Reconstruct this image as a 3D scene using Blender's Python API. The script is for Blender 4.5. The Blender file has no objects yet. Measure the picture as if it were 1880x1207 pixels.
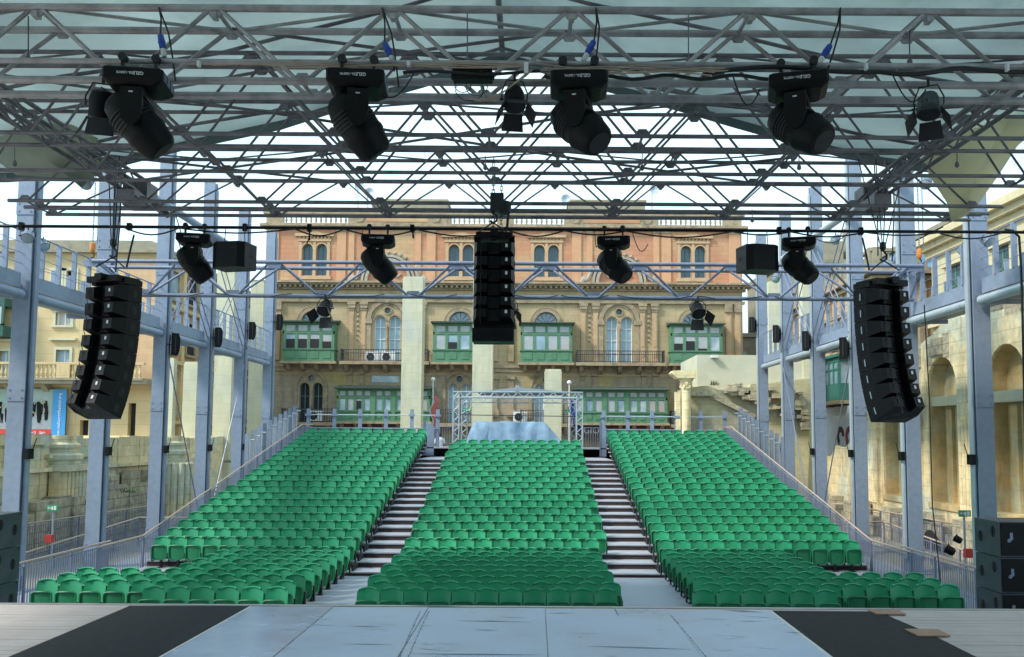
import bpy, math, random
from math import sin, cos, pi, radians as R
from mathutils import Vector, Matrix
from mathutils.geometry import delaunay_2d_cdt
random.seed(7)
S = bpy.context.scene
COL = S.collection

# ------------------------------------------------------------ camera
F_PX, EYE = 1600.0, 3.8
cam_d = bpy.data.cameras.new('camera'); cam = bpy.data.objects.new('camera', cam_d); COL.objects.link(cam)
cam_d.sensor_width = 36; cam_d.lens = F_PX/1880*36
cam_d.shift_x = -35/1880; cam_d.shift_y = 78/1880
cam_d.clip_end = 3000; cam_d.clip_start = 0.1
CAM_M = Matrix.Translation((0, 0, EYE)) @ Matrix.Rotation(R(90+4.35), 4, 'X') @ Matrix.Rotation(R(0.35), 4, 'Z')
cam.matrix_world = CAM_M
S.camera = cam
CR = CAM_M.to_3x3()
def P(u, v, Y):
    """world point at depth Y on the sight line of photo point (u, v): used to survey true positions"""
    d = CR @ Vector(((u-975)/F_PX, -(v-681.5)/F_PX, -1))
    t = Y/d.y
    return Vector((d.x*t, Y, EYE + d.z*t))

# ------------------------------------------------------------ sky, sun, exposure
SUN_EL, SUN_AZ = 43, 241
W = bpy.data.worlds.new('World'); S.world = W; W.use_nodes = True
nt = W.node_tree; nt.nodes.clear()
def N(t, ty, **kw):
    n = t.nodes.new(ty)
    for k, v in kw.items():
        if k.startswith('i_'): n.inputs[k[2:].replace('_', ' ')].default_value = v
        else: setattr(n, k, v)
    return n
sky = N(nt, 'ShaderNodeTexSky', sky_type='NISHITA', sun_disc=False)
sky.sun_elevation = R(SUN_EL); sky.sun_rotation = R(SUN_AZ)
bg1 = N(nt, 'ShaderNodeBackground'); bg1.inputs['Strength'].default_value = 0.12
nt.links.new(sky.outputs[0], bg1.inputs[0])
bg2 = N(nt, 'ShaderNodeBackground'); bg2.inputs['Strength'].default_value = 1.12
bg2.inputs[0].default_value = (0.66, 0.90, 1.0, 1)
tc = N(nt, 'ShaderNodeTexCoord'); mp = N(nt, 'ShaderNodeMapping'); mp.inputs['Scale'].default_value = (1.6, 1.6, 4)
ns = N(nt, 'ShaderNodeTexNoise'); ns.inputs['Scale'].default_value = 1.4; ns.inputs['Detail'].default_value = 6
rp = N(nt, 'ShaderNodeValToRGB'); rp.color_ramp.elements[0].position = .28; rp.color_ramp.elements[0].color = (.62,)*3+(1,)
rp.color_ramp.elements[1].position = .5; rp.color_ramp.elements[1].color = (.97,)*3+(1,)
mx = N(nt, 'ShaderNodeMixShader'); wo = N(nt, 'ShaderNodeOutputWorld')
nt.links.new(tc.outputs['Generated'], mp.inputs[0]); nt.links.new(mp.outputs[0], ns.inputs[0]); nt.links.new(ns.outputs[0], rp.inputs[0])
nt.links.new(rp.outputs[0], mx.inputs[0]); nt.links.new(bg1.outputs[0], mx.inputs[1]); nt.links.new(bg2.outputs[0], mx.inputs[2])
nt.links.new(mx.outputs[0], wo.inputs[0])
sl = bpy.data.lights.new('sun', 'SUN'); sl.energy = 2.6; sl.angle = R(11); sl.color = (1, .94, .84)
so = bpy.data.objects.new('sun', sl); COL.objects.link(so)
az = R(SUN_AZ)   # direction the light comes from, clockwise from +Y
sd = Vector((sin(az)*cos(R(SUN_EL)), cos(az)*cos(R(SUN_EL)), sin(R(SUN_EL))))
so.rotation_euler = sd.to_track_quat('Z', 'Y').to_euler(); so.location = (0, 0, 60)
S.view_settings.view_transform = 'Standard'; S.view_settings.look = 'None'
S.view_settings.exposure = 0.58; S.view_settings.gamma = 1
S.cycles.max_bounces = 6; S.cycles.diffuse_bounces = 3; S.cycles.glossy_bounces = 3; S.cycles.transmission_bounces = 4

# ------------------------------------------------------------ helpers
ORG = {}
class MB:
    def __init__(s): s.v = []; s.f = []
    def add(s, vs, fs, M=None):
        o = len(s.v)
        for p in vs: s.v.append(tuple(M @ Vector(p)) if M is not None else tuple(p))
        for f in fs: s.f.append(tuple(i+o for i in f))
        return s
    def box(s, x0, x1, y0, y1, z0, z1, M=None):
        return s.add([(x0,y0,z0),(x1,y0,z0),(x1,y1,z0),(x0,y1,z0),(x0,y0,z1),(x1,y0,z1),(x1,y1,z1),(x0,y1,z1)],
                     [(0,3,2,1),(4,5,6,7),(0,1,5,4),(1,2,6,5),(2,3,7,6),(3,0,4,7)], M)
    def cbox(s, c, sz, M=None):
        return s.box(c[0]-sz[0]/2, c[0]+sz[0]/2, c[1]-sz[1]/2, c[1]+sz[1]/2, c[2]-sz[2]/2, c[2]+sz[2]/2, M)
    def tube(s, p, q, r, n=8, r2=None, M=None):
        p = Vector(p); q = Vector(q); d = (q-p)
        if d.length < 1e-6: return s
        d.normalize(); a = d.orthogonal().normalized(); b = d.cross(a); r2 = r if r2 is None else r2
        vs = [p+(a*cos(2*pi*i/n)+b*sin(2*pi*i/n))*r for i in range(n)]+[q+(a*cos(2*pi*i/n)+b*sin(2*pi*i/n))*r2 for i in range(n)]
        fs = [(i, (i+1) % n, n+(i+1) % n, n+i) for i in range(n)]+[tuple(range(n-1, -1, -1)), tuple(range(n, 2*n))]
        return s.add(vs, fs, M)
    def path(s, pts, r, n=6, M=None):
        pts = [Vector(p) for p in pts]; m = len(pts); vs = []; fs = []
        a = None
        for i, p in enumerate(pts):
            d = (pts[min(i+1, m-1)]-pts[max(i-1, 0)]).normalized()
            a = d.orthogonal().normalized() if a is None else (a-d*a.dot(d)).normalized()
            b = d.cross(a)
            vs += [p+(a*cos(2*pi*k/n)+b*sin(2*pi*k/n))*r for k in range(n)]
        for i in range(m-1):
            for k in range(n): fs.append((i*n+k, i*n+(k+1) % n, (i+1)*n+(k+1) % n, (i+1)*n+k))
        fs += [tuple(range(n-1, -1, -1)), tuple(range((m-1)*n, m*n))]
        return s.add(vs, fs, M)
    def lathe(s, prof, n=16, M=None):      # prof: (r, z)
        vs = []; fs = []
        for r, z in prof: vs += [(r*cos(2*pi*k/n), r*sin(2*pi*k/n), z) for k in range(n)]
        for i in range(len(prof)-1):
            for k in range(n): fs.append((i*n+k, i*n+(k+1) % n, (i+1)*n+(k+1) % n, (i+1)*n+k))
        fs += [tuple(range(n-1, -1, -1)), tuple(range((len(prof)-1)*n, len(prof)*n))]
        return s.add(vs, fs, M)
    def prism(s, poly, a0, a1, axis='y', M=None):   # poly in the other two axes, extruded
        n = len(poly)
        mk = {'y': lambda p, a: (p[0], a, p[1]), 'x': lambda p, a: (a, p[0], p[1]), 'z': lambda p, a: (p[0], p[1], a)}[axis]
        vs = [mk(p, a0) for p in poly]+[mk(p, a1) for p in poly]
        fs = [(i, (i+1) % n, n+(i+1) % n, n+i) for i in range(n)]+[tuple(range(n-1, -1, -1)), tuple(range(n, 2*n))]
        return s.add(vs, fs, M)
    def wallh(s, outer, holes, depth, fr, back=True):
        """flat wall with real openings; fr = (origin, U, Nrm): point = O + U*u + Z*z - Nrm*d"""
        O, U, Nn = fr
        pt = lambda p, d=0: tuple(O+U*p[0]+Vector((0, 0, p[1]))-Nn*d)
        loops = [[Vector((p[0], p[1])) for p in outer]]+[[Vector((p[0], p[1])) for p in h] for h in holes]
        vv = []; ee = []
        for l in loops:
            o = len(vv); vv += l; ee += [(o+i, o+(i+1) % len(l)) for i in range(len(l))]
        res = delaunay_2d_cdt(vv, ee, [], 0, 1e-6)
        def inside(q, l):
            c = False
            for i in range(len(l)):
                a, b2 = l[i], l[i-1]
                if (a[1] > q[1]) != (b2[1] > q[1]) and q[0] < (b2[0]-a[0])*(q[1]-a[1])/(b2[1]-a[1])+a[0]: c = not c
            return c
        keep = []
        for f in res[2]:
            c = sum((res[0][i] for i in f), Vector((0, 0)))/len(f)
            if inside(c, loops[0]) and not any(inside(c, l) for l in loops[1:]): keep.append(tuple(f))
        s.add([pt(p) for p in res[0]], keep)
        for l in loops:
            n = len(l); s.add([pt(p) for p in l]+[pt(p, depth) for p in l], [(i, (i+1) % n, n+(i+1) % n, n+i) for i in range(n)])
        if back: s.add([pt(p, depth) for p in outer], [tuple(range(len(outer)))])
        return s
    def build(s, name, m, parent=None, smooth=None, rel=True, loc=None):
        me = bpy.data.meshes.new(name)
        o0 = ORG.get(parent.name, Vector((0, 0, 0))) if (parent is not None and rel) else (Vector(loc) if loc is not None else Vector((0, 0, 0)))
        vs = [tuple(Vector(p)-o0) for p in s.v] if o0.length else s.v
        me.from_pydata(vs, [], s.f); me.validate(); me.update()
        for mm in (m if isinstance(m, (list, tuple)) else [m]): me.materials.append(mm)
        if smooth:
            me.polygons.foreach_set('use_smooth', [True]*len(me.polygons))
            me.set_sharp_from_angle(angle=R(smooth))
        o = bpy.data.objects.new(name, me); COL.objects.link(o)
        if parent is not None: o.parent = parent; ORG[o.name] = ORG.get(parent.name, Vector((0, 0, 0)))
        else: o.location = o0; ORG[o.name] = o0
        return o
def tag(o, label=None, cat=None, group=None, kind=None):
    if label: o['label'] = label
    if cat: o['category'] = cat; o['kind'] = 'thing'
    if group: o['group'] = group
    if kind: o['kind'] = kind
    return o
def thing(name, label, cat, loc=(0, 0, 0), group=None, rz=0):
    o = bpy.data.objects.new(name, None); COL.objects.link(o); o.empty_display_size = .2
    o.location = loc; o.rotation_euler.z = rz
    ORG[o.name] = Vector(loc)
    return tag(o, label, cat, group)
def copy_tree(o, parent=None):
    c = o.copy(); COL.objects.link(c); c.parent = parent
    for ch in list(o.children): copy_tree(ch, c)
    return c
def text(body, size, parent, m, name='lettering', M=None, ext=.004, align='CENTER'):
    cu = bpy.data.curves.new(name, 'FONT'); cu.body = body; cu.size = size; cu.extrude = ext; cu.align_x = align; cu.align_y = 'CENTER'
    cu.materials.append(m); cu.resolution_u = 3
    tmp = bpy.data.objects.new('tmp', cu); COL.objects.link(tmp); bpy.context.view_layer.update()
    me = bpy.data.meshes.new_from_object(tmp.evaluated_get(bpy.context.evaluated_depsgraph_get())); me.name = name
    bpy.data.objects.remove(tmp); bpy.data.curves.remove(cu)
    o = bpy.data.objects.new(name, me); COL.objects.link(o); o.parent = parent
    if M is not None: o.matrix_local = M
    return o
FACE_CAM = Matrix.Rotation(R(90), 4, 'X')      # text plane facing -Y

# ------------------------------------------------------------ materials
MATS = {}
def mat(name, col, rough=.6, metal=0, var=.12, vs=3.0, bump=0, bs=40, col2=None, c2s=1.2, c2t=(.45, .65), stain=0, stc=(.05, .045, .04), brick=None,
        streak=False, transl=0, spec=.5, alpha=1, rnd=0, coord='Object'):
    if name in MATS: return MATS[name]
    m = bpy.data.materials.new(name); m.use_nodes = True; t = m.node_tree; t.nodes.clear(); L = t.links.new
    out = N(t, 'ShaderNodeOutputMaterial'); b = N(t, 'ShaderNodeBsdfPrincipled')
    b.inputs['Roughness'].default_value = rough; b.inputs['Metallic'].default_value = metal; b.inputs['Specular IOR Level'].default_value = spec
    tc = N(t, 'ShaderNodeTexCoord')
    n1 = N(t, 'ShaderNodeTexNoise'); n1.inputs['Scale'].default_value = vs; n1.inputs['Detail'].default_value = 8; n1.inputs['Roughness'].default_value = .65
    L(tc.outputs[coord], n1.inputs['Vector'])
    mr = N(t, 'ShaderNodeMapRange'); mr.inputs[1].default_value = .3; mr.inputs[2].default_value = .7; mr.inputs[3].default_value = 1-var; mr.inputs[4].default_value = 1+var
    L(n1.outputs[0], mr.inputs[0])
    base = None
    rgb = N(t, 'ShaderNodeRGB'); rgb.outputs[0].default_value = (*col, 1); cur = rgb.outputs[0]
    def mixc(fac, a, bcol, mode='MIX'):
        x = N(t, 'ShaderNodeMix', data_type='RGBA', blend_type=mode)
        if isinstance(fac, float): x.inputs[0].default_value = fac
        else: L(fac, x.inputs[0])
        L(a, x.inputs[6])
        if isinstance(bcol, tuple): x.inputs[7].default_value = (*bcol, 1)
        else: L(bcol, x.inputs[7])
        return x.outputs[2]
    def ramp(src, a, bb):
        q = N(t, 'ShaderNodeMapRange'); q.interpolation_type = 'SMOOTHSTEP'; q.inputs[1].default_value = a; q.inputs[2].default_value = bb
        L(src, q.inputs[0]); return q.outputs[0]
    if col2:
        n2 = N(t, 'ShaderNodeTexNoise'); n2.inputs['Scale'].default_value = c2s; n2.inputs['Detail'].default_value = 5
        L(tc.outputs[coord], n2.inputs['Vector']); cur = mixc(ramp(n2.outputs[0], *c2t), cur, tuple(col2))
    brh = None
    if brick:
        bw, bh, mc, ms = brick
        sx = N(t, 'ShaderNodeSeparateXYZ'); L(tc.outputs[coord], sx.inputs[0])
        ad = N(t, 'ShaderNodeMath', operation='ADD'); L(sx.outputs[0], ad.inputs[0]); L(sx.outputs[1], ad.inputs[1])
        cx = N(t, 'ShaderNodeCombineXYZ'); L(ad.outputs[0], cx.inputs[0]); L(sx.outputs[2], cx.inputs[1])
        br = N(t, 'ShaderNodeTexBrick'); br.inputs['Scale'].default_value = 1; br.inputs['Brick Width'].default_value = bw; br.inputs['Row Height'].default_value = bh
        br.inputs['Mortar Size'].default_value = ms; br.inputs['Mortar Smooth'].default_value = .3; br.inputs['Bias'].default_value = 0
        br.inputs['Color1'].default_value = (1, 1, 1, 1); br.inputs['Color2'].default_value = (.93, .92, .90, 1); br.inputs['Mortar'].default_value = (mc,)*3+(1,)
        L(cx.outputs[0], br.inputs['Vector']); cur = mixc(1.0, cur, br.outputs['Color'], 'MULTIPLY'); brh = br.outputs['Fac']
    if stain:
        n3 = N(t, 'ShaderNodeTexNoise'); n3.inputs['Scale'].default_value = 1.0; n3.inputs['Detail'].default_value = 7; n3.inputs['Roughness'].default_value = .7
        mp = N(t, 'ShaderNodeMapping'); mp.inputs['Scale'].default_value = (1.6, 1.6, .28) if streak else (1.1, 1.1, 1.1)
        L(tc.outputs[coord], mp.inputs[0]); L(mp.outputs[0], n3.inputs['Vector'])
        q = ramp(n3.outputs[0], .5, .72); mu = N(t, 'ShaderNodeMath', operation='MULTIPLY'); L(q, mu.inputs[0]); mu.inputs[1].default_value = stain
        cur = mixc(mu.outputs[0], cur, tuple(stc))
    cc = N(t, 'ShaderNodeCombineColor'); [L(mr.outputs[0], cc.inputs[i]) for i in range(3)]
    cur = mixc(1.0, cur, cc.outputs[0], 'MULTIPLY')
    if rnd:
        oi = N(t, 'ShaderNodeObjectInfo'); q = N(t, 'ShaderNodeMapRange'); q.inputs[3].default_value = 1-rnd; q.inputs[4].default_value = 1+rnd
        L(oi.outputs['Random'], q.inputs[0]); c3 = N(t, 'ShaderNodeCombineColor'); [L(q.outputs[0], c3.inputs[i]) for i in range(3)]
        cur = mixc(1.0, cur, c3.outputs[0], 'MULTIPLY')
    L(cur, b.inputs['Base Color'])
    n5 = ramp(n1.outputs[0], .2, .8); q = N(t, 'ShaderNodeMapRange'); q.inputs[3].default_value = max(0, rough-.1); q.inputs[4].default_value = min(1, rough+.12); L(n5, q.inputs[0]); L(q.outputs[0], b.inputs['Roughness'])
    if bump:
        n4 = N(t, 'ShaderNodeTexNoise'); n4.inputs['Scale'].default_value = bs; n4.inputs['Detail'].default_value = 4; L(tc.outputs[coord], n4.inputs['Vector'])
        h = n4.outputs[0]
        if brh is not None:
            sb = N(t, 'ShaderNodeMath', operation='SUBTRACT'); L(h, sb.inputs[0]); L(brh, sb.inputs[1]); h = sb.outputs[0]
        bp = N(t, 'ShaderNodeBump'); bp.inputs['Strength'].default_value = bump; bp.inputs['Distance'].default_value = .03
        L(h, bp.inputs['Height']); L(bp.outputs[0], b.inputs['Normal'])
    sh = b.outputs[0]
    if transl:
        tr = N(t, 'ShaderNodeBsdfTranslucent'); L(cur, tr.inputs[0]); ms_ = N(t, 'ShaderNodeMixShader'); ms_.inputs[0].default_value = transl
        L(b.outputs[0], ms_.inputs[1]); L(tr.outputs[0], ms_.inputs[2]); sh = ms_.outputs[0]
    if alpha < 1:
        tp = N(t, 'ShaderNodeBsdfTransparent'); ms_ = N(t, 'ShaderNodeMixShader'); ms_.inputs[0].default_value = alpha
        L(tp.outputs[0], ms_.inputs[1]); L(sh, ms_.inputs[2]); sh = ms_.outputs[0]
    L(sh, out.inputs[0]); MATS[name] = m; return m

M_steel = mat('steel_paint', (.24, .30, .405), .5, .0, .12, 6, bump=.06, bs=60, col2=(.20, .25, .345), c2s=.5, stain=.5, stc=(.15, .145, .15), streak=True)
M_rail = mat('galvanised_bar', (.20, .23, .33), .5, .2, .15, 5)
M_pipe = mat('truss_pipe', (.20, .19, .205), .5, .3, .3, 3, bump=.1, bs=25, col2=(.13, .12, .13), c2s=2)
M_pipe_lit = mat('near_truss_pipe_lit', (.42, .41, .42), .42, .3, .25, 3, bump=.1, bs=25, col2=(.30, .28, .28), c2s=2)  # lighter copy of the truss pipe; light on the near pipes painted in
M_pipe2 = mat('pale_pipe', (.20, .23, .32), .45, .3, .15, 4)
M_tube_lit = mat('lit_tube', (.45, .52, .58), .35, .3, .1, 3)  # right side only: brightness of light from the left put into the colour
M_wood = mat('handrail_wood', (.42, .33, .28), .6, 0, .2, 8)
M_black = mat('black_plastic', (.004, .004, .005), .5, 0, .3, 12, bump=.05, spec=.22)
M_cab = mat('cabinet_black', (.005, .005, .006), .45, 0, .3, 9, bump=.15, bs=150, spec=.25)
M_cable = mat('cable_black', (.012, .012, .013), .5)
M_tan = mat('cable_tan', (.42, .33, .25), .6)
M_blue = mat('plug_blue', (.02, .07, .42), .4)
M_white = mat('white_label', (.75, .77, .78), .5, var=.05)
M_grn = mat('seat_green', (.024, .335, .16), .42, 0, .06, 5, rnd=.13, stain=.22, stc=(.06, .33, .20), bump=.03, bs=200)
M_grn_shaded = mat('seat_green_pan_shaded', (.012, .19, .08), .5, 0, .08, 6, rnd=.08, bump=.06, bs=200)  # darker green paints in the shade on the pan below the backrest
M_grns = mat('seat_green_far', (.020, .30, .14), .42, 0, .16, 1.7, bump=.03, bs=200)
M_foot = mat('seat_bracket', (.015, .015, .018), .5)
M_tread = mat('tread_deck', (.37, .38, .43), .6, 0, .15, 3, stain=.25, stc=(.25, .25, .28))
M_riser = mat('riser_board', (.055, .035, .035), .7, 0, .35, 4)
M_fabric = mat('roof_fabric', (.64, .71, .71), .7, 0, .10, .5, col2=(.54, .61, .62), c2s=.3, transl=.49, bump=.5, bs=1.1, stain=.35, stc=(.42, .50, .46))
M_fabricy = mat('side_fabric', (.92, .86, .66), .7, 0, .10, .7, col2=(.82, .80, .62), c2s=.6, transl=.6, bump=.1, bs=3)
M_fabric_dim = mat('left_flap_fabric_dim', (.60, .62, .50), .7, 0, .12, .7, col2=(.45, .50, .42), c2s=.6, transl=.4, bump=.1, bs=3)  # darker, greyer copy of the right flap's cloth; dimness painted into the colour
M_hem = mat('hem_plate', (.10, .12, .125), .6)
M_lime = mat('pale_limestone', (.60, .58, .42), .85, 0, .06, 2, bump=.1, bs=20, col2=(.52, .53, .45), c2s=.35, stain=.55, stc=(.30, .29, .22), streak=True, brick=(1.2, .5, .80, .010))
M_ruin = mat('ruin_limestone', (.84, .70, .42), .92, 0, .22, 2.5, bump=.6, bs=6, col2=(.62, .63, .50), c2s=.45, stain=.55, stc=(.10, .095, .085), streak=True, brick=(.95, .42, .80, .015))
M_ruin2 = mat('ruin_rubble', (.50, .44, .31), .95, 0, .35, 5, bump=1.0, bs=4, col2=(.36, .33, .27), c2s=1.4, stain=.5, stc=(.10, .095, .085), brick=(.6, .34, .7, .02))
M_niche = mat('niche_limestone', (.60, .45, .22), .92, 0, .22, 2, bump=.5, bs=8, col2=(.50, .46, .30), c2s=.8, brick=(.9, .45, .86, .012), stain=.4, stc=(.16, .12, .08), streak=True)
M_or = mat('orange_plaster', (.54, .25, .15), .9, 0, .10, 2, bump=.2, bs=12, col2=(.56, .37, .21), c2s=.22, brick=(.9, .33, .76, .016), stain=.35, stc=(.30, .21, .15), streak=True)
M_cr = mat('cream_facade', (.51, .40, .24), .9, 0, .10, 2, bump=.2, bs=12, col2=(.42, .32, .19), c2s=.25, brick=(1, .36, .76, .016), stain=.5, stc=(.20, .155, .11), streak=True)
M_lo = mat('lower_facade', (.38, .315, .235), .9, 0, .14, 2, bump=.25, bs=12, col2=(.42, .34, .14), c2s=.3, brick=(1, .36, .72, .016), stain=.6, stc=(.13, .115, .10), streak=True)
M_trim = mat('carved_stone', (.36, .28, .19), .9, 0, .3, 3, bump=.7, bs=10, stain=.75, stc=(.12, .105, .09))  # stain deepened to paint shade lines of the carving into the colour
M_trimo = mat('peach_pilaster', (.52, .36, .22), .9, 0, .12, 3, bump=.2, bs=14, stain=.35, stc=(.25, .18, .13), streak=True)
M_dark = mat('dark_iron', (.03, .03, .04), .6)
M_bay = mat('green_timber', (.095, .23, .135), .65, 0, .2, 3, bump=.15, bs=30, stain=.3, stc=(.05, .09, .07), streak=True)
M_bayr = mat('bay_roofing', (.075, .11, .09), .8, 0, .25, 4)
M_glass = mat('window_glass', (.24, .36, .44), .12, 0, .35, 1.1, spec=1, col2=(.42, .50, .54), c2s=.6)
M_curt = mat('pale_curtain_pane', (.40, .44, .46), .3, 0, .12, 2, spec=.8, col2=(.45, .38, .36), c2s=.5)
M_shut = mat('pale_blue_shutter', (.36, .50, .60), .6, 0, .12, 2)
M_shutd = mat('blue_green_window', (.04, .10, .14), .3, 0, .3, 1.5, spec=.8)
M_shade = mat('dark_interior', (.02, .02, .022), .8)
M_bl = mat('cream_building', (.62, .48, .27), .9, 0, .08, 1.5, bump=.15, bs=15, brick=(6, .62, .80, .02), stain=.2, stc=(.36, .27, .17), streak=True)
M_blo = mat('peach_building', (.60, .40, .24), .9, 0, .1, 1.5, bump=.15, bs=15, brick=(.8, .35, .86, .014), stain=.25, stc=(.34, .25, .17), streak=True)
M_roofs = mat('parapet_stone', (.30, .27, .20), .9, 0, .2, 2, bump=.3, bs=10, stain=.4, stc=(.16, .14, .11))
M_stage = mat('timber_stage_deck', (.54, .47, .46), .6, 0, .12, 2.5, bump=.05, stain=.2, stc=(.33, .27, .25))
M_vinyl = mat('grey_dance_vinyl', (.50, .60, .81), .34, 0, .08, 1.3, bump=.08, bs=5, col2=(.46, .555, .76), c2s=.7, stain=.4, stc=(.39, .46, .60))
M_carp = mat('black_carpet', (.016, .017, .022), .85, 0, .3, 14, bump=.4, bs=160)
M_board = mat('tan_board', (.40, .24, .17), .7, 0, .2, 10)
M_ground = mat('paving', (.33, .37, .44), .75, 0, .08, 1.2, bump=.05, brick=(1.2, .6, .8, .01), stain=.2, stc=(.3, .32, .36))
M_ground2 = mat('street_ground', (.26, .24, .20), .9, 0, .15, .6, bump=.2)
M_sheet = mat('plastic_sheet', (.34, .50, .68), .3, 0, .15, 3, bump=.5, bs=5, alpha=.62, col2=(.24, .38, .56), c2s=1.3)
M_alu = mat('aluminium', (.50, .56, .62), .35, .6, .1, 5)
M_red = mat('red_paint', (.55, .05, .04), .5)
M_orange = mat('orange_hook', (.62, .22, .05), .5)
M_green = mat('exit_green', (.03, .32, .14), .5, var=.03)
M_blueb = mat('banner_blue', (.05, .30, .66), .5, var=.04)
M_skin = mat('skin', (.45, .27, .19), .6); M_hair = mat('hair', (.03, .02, .015), .7); M_shirt = mat('white_shirt', (.72, .76, .82), .8, bump=.2, bs=20)
X0 = -0.65          # axis of the auditorium
def G(u, v, z):
    d = CR @ Vector(((u-975)/F_PX, -(v-681.5)/F_PX, -1)); t = (z-EYE)/d.z
    return (d.x*t, d.y*t)

# ============================================================ ground
tag(MB().box(-160, 160, -20, 70, -.3, 0).build('ground', M_ground2), kind='structure')
tag(MB().box(-12.3, 11.0, 10.6, 46, 0.004, .008).build('paved_floor', M_ground), kind='structure')
tag(MB().box(-160, 160, 70.0, 400, -.31, -.01).build('street', M_ground2), kind='structure')

# ============================================================ stage
ZS = 1.8
st = thing('stage', 'raised timber stage with pale boarded deck in front of the seats', 'stage', (X0, 7, 0))
st['kind'] = 'structure'
b = MB(); y = -4.0
while y < 10.45:
    b.box(-14, 13, y, min(y+.139, 10.5), 1.74, ZS-random.choice([0, 0, .0012, .002])); y += .146
b.build('deck', M_stage, st)
MB().box(-14, 13, -4.1, 10.38, 0, 1.72).build('fascia', M_black, st)
MB().box(-14, 13, 10.44, 10.52, 1.60, 1.806).build('edge_trim', mat('edge_alu', (.42, .42, .42), .4, .6), st)
t = thing('backstage_light_block', 'unseen grey wall added behind the viewer to block light onto the stage', 'wall', (X0, -4, 0))  # unseen, added to stop light flooding in from behind the camera
MB().box(-14, 13, -4.4, -4.1, 0, 13).build('back_wall', mat('backstage_grey', (.16, .15, .15), .9), t)
MB().box(-14, 13, -4.1, -4.0, 1.8, 2.0).build('skirting', M_foot, t)
def sheet(name, label, cat, pts, m, z0=ZS+.002, th=.004, group=None):
    poly = [G(u, v, z0+th) for u, v in pts]
    return tag(MB().prism(poly, z0, z0+th, 'z').build(name, m), label, cat, group)
EB = 1250
def xl(u0, v0, u1, v1, v): return u0+(u1-u0)*(v-v0)/(v1-v0)
def strip(uL, uR, vt, mL, mR):   # floor strip between two converging edges, runs under the camera
    return [(uL, vt), (uR, vt), (uR+(EB-vt)*mR, EB), (uL+(EB-vt)*mL, EB)]
sheet('carpet', 'black carpet strip with ragged edge on the left of the grey stage vinyl', 'carpet', [(238,1112.5),(459,1113),(60,1335),(-290,1335)], M_carp, group='black carpets on the stage')
sheet('carpet', 'black carpet strip on the right of the grey vinyl, beside two tan boards', 'carpet', [(1417,1121.5),(1618,1123),(1640,1135),(1700,1160),(1790,1205),(1990,1300),(1650,1300)], M_carp, group='black carpets on the stage')
vs = [(463,612,-1.785,-1.21), (613.5,786,-1.205,-.62), (787.5,1000,-.615,.06), (1001.5,1222,.065,.76), (1223.5,1411,.765,1.30)]
vl = ['grey dance vinyl strip with a glossy sheen, next to the left black carpet', 'grey dance vinyl strip, second from the left black carpet', 'middle grey dance vinyl strip on the stage', 'grey dance vinyl strip, second from the right black carpet', 'grey dance vinyl strip directly left of the right black carpet']
for i, (a, c, ma, mc) in enumerate(vs):
    vt = 1113.5+i*1.6
    m = M_vinyl if i else mat('shiny_vinyl', (.45, .54, .74), .2, 0, .1, 1.5, bump=.05, bs=4)
    sheet('vinyl_sheet', vl[i], 'floor sheet', strip(a, c, vt, ma, mc), m, z0=ZS+.0021+.0004*i, group='dance vinyl strips')
b = MB()
for pts in ([(459,1113),(463,1113),(66,1335),(60,1335)], [(1411,1121),(1417,1121.4),(1652,1300),(1640,1300)]):
    b.prism([G(u, v, ZS+.01) for u, v in pts], ZS+.007, ZS+.010, 'z')
tag(b.build('floor_tape', M_white), 'thin white tape lines along both long edges of the grey vinyl', 'tape')
b = MB()
for (u0, v0, u1, v1) in ((770,1122,732,1207),(786,1122,748,1207),(1232,1130,1296,1207),(1128,1118,1134,1130)):
    n = 14
    for k in range(n):
        t0 = k/n; t1 = (k+.75)/n; ww = 1.3+random.random()*1.6
        b.prism([G(u0+(u1-u0)*t0+random.uniform(-1,1), v0+(v1-v0)*t0, ZS+.012), G(u0+(u1-u0)*t0+ww, v0+(v1-v0)*t0, ZS+.012), G(u0+(u1-u0)*t1+ww, v0+(v1-v0)*t1, ZS+.012), G(u0+(u1-u0)*t1, v0+(v1-v0)*t1, ZS+.012)], ZS+.0085, ZS+.0092, 'z')
for (u0, v0, u1, v1, w) in ((755,1200,1000,1202,1.6),(835,1139,975,1142,.8),(870,1156,915,1157,.8),(1075,1186,1270,1192,1.4),(1005,1126,1055,1125,1),(640,1149,705,1151,.7),(630,1182,720,1183,.8),(1440,1160,1480,1163,.8),(1330,1120,1400,1124,2.2),(750,1111.5,850,1113,1.2)):
    b.prism([G(u0, v0, ZS+.012), G((u0+u1)/2, v0+.4*(v1-v0)-w*.5, ZS+.012), G(u1, v1, ZS+.012), G((u0+u1)/2, v0+.5*(v1-v0)+w*.6, ZS+.012)], ZS+.0095, ZS+.010, 'z')
tag(b.build('scuff_marks', mat('scuff', (.20, .26, .33), .6)), 'dark scuffs and seam marks worn into the grey stage vinyl', 'scuffs', kind='stuff')
b = MB(); rs = random.Random(4)
for k in range(70):
    u0 = rs.uniform(480, 1400); v0 = rs.uniform(1122, 1230); L = rs.uniform(8, 60); dv = rs.uniform(-3, 4); w = rs.uniform(.25, .7)
    b.prism([G(u0, v0, ZS+.012), G(u0+L*.5, v0+dv*.4-w*.5, ZS+.012), G(u0+L, v0+dv, ZS+.012), G(u0+L*.5, v0+dv*.6+w*.6, ZS+.012)], ZS+.0105, ZS+.0108, 'z')
tag(b.build('pale_scratches', mat('scratch', (.60, .70, .80), .5)), 'fine pale scratches and shoe scuffs scattered over the grey stage vinyl', 'scuffs', kind='stuff')
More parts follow.
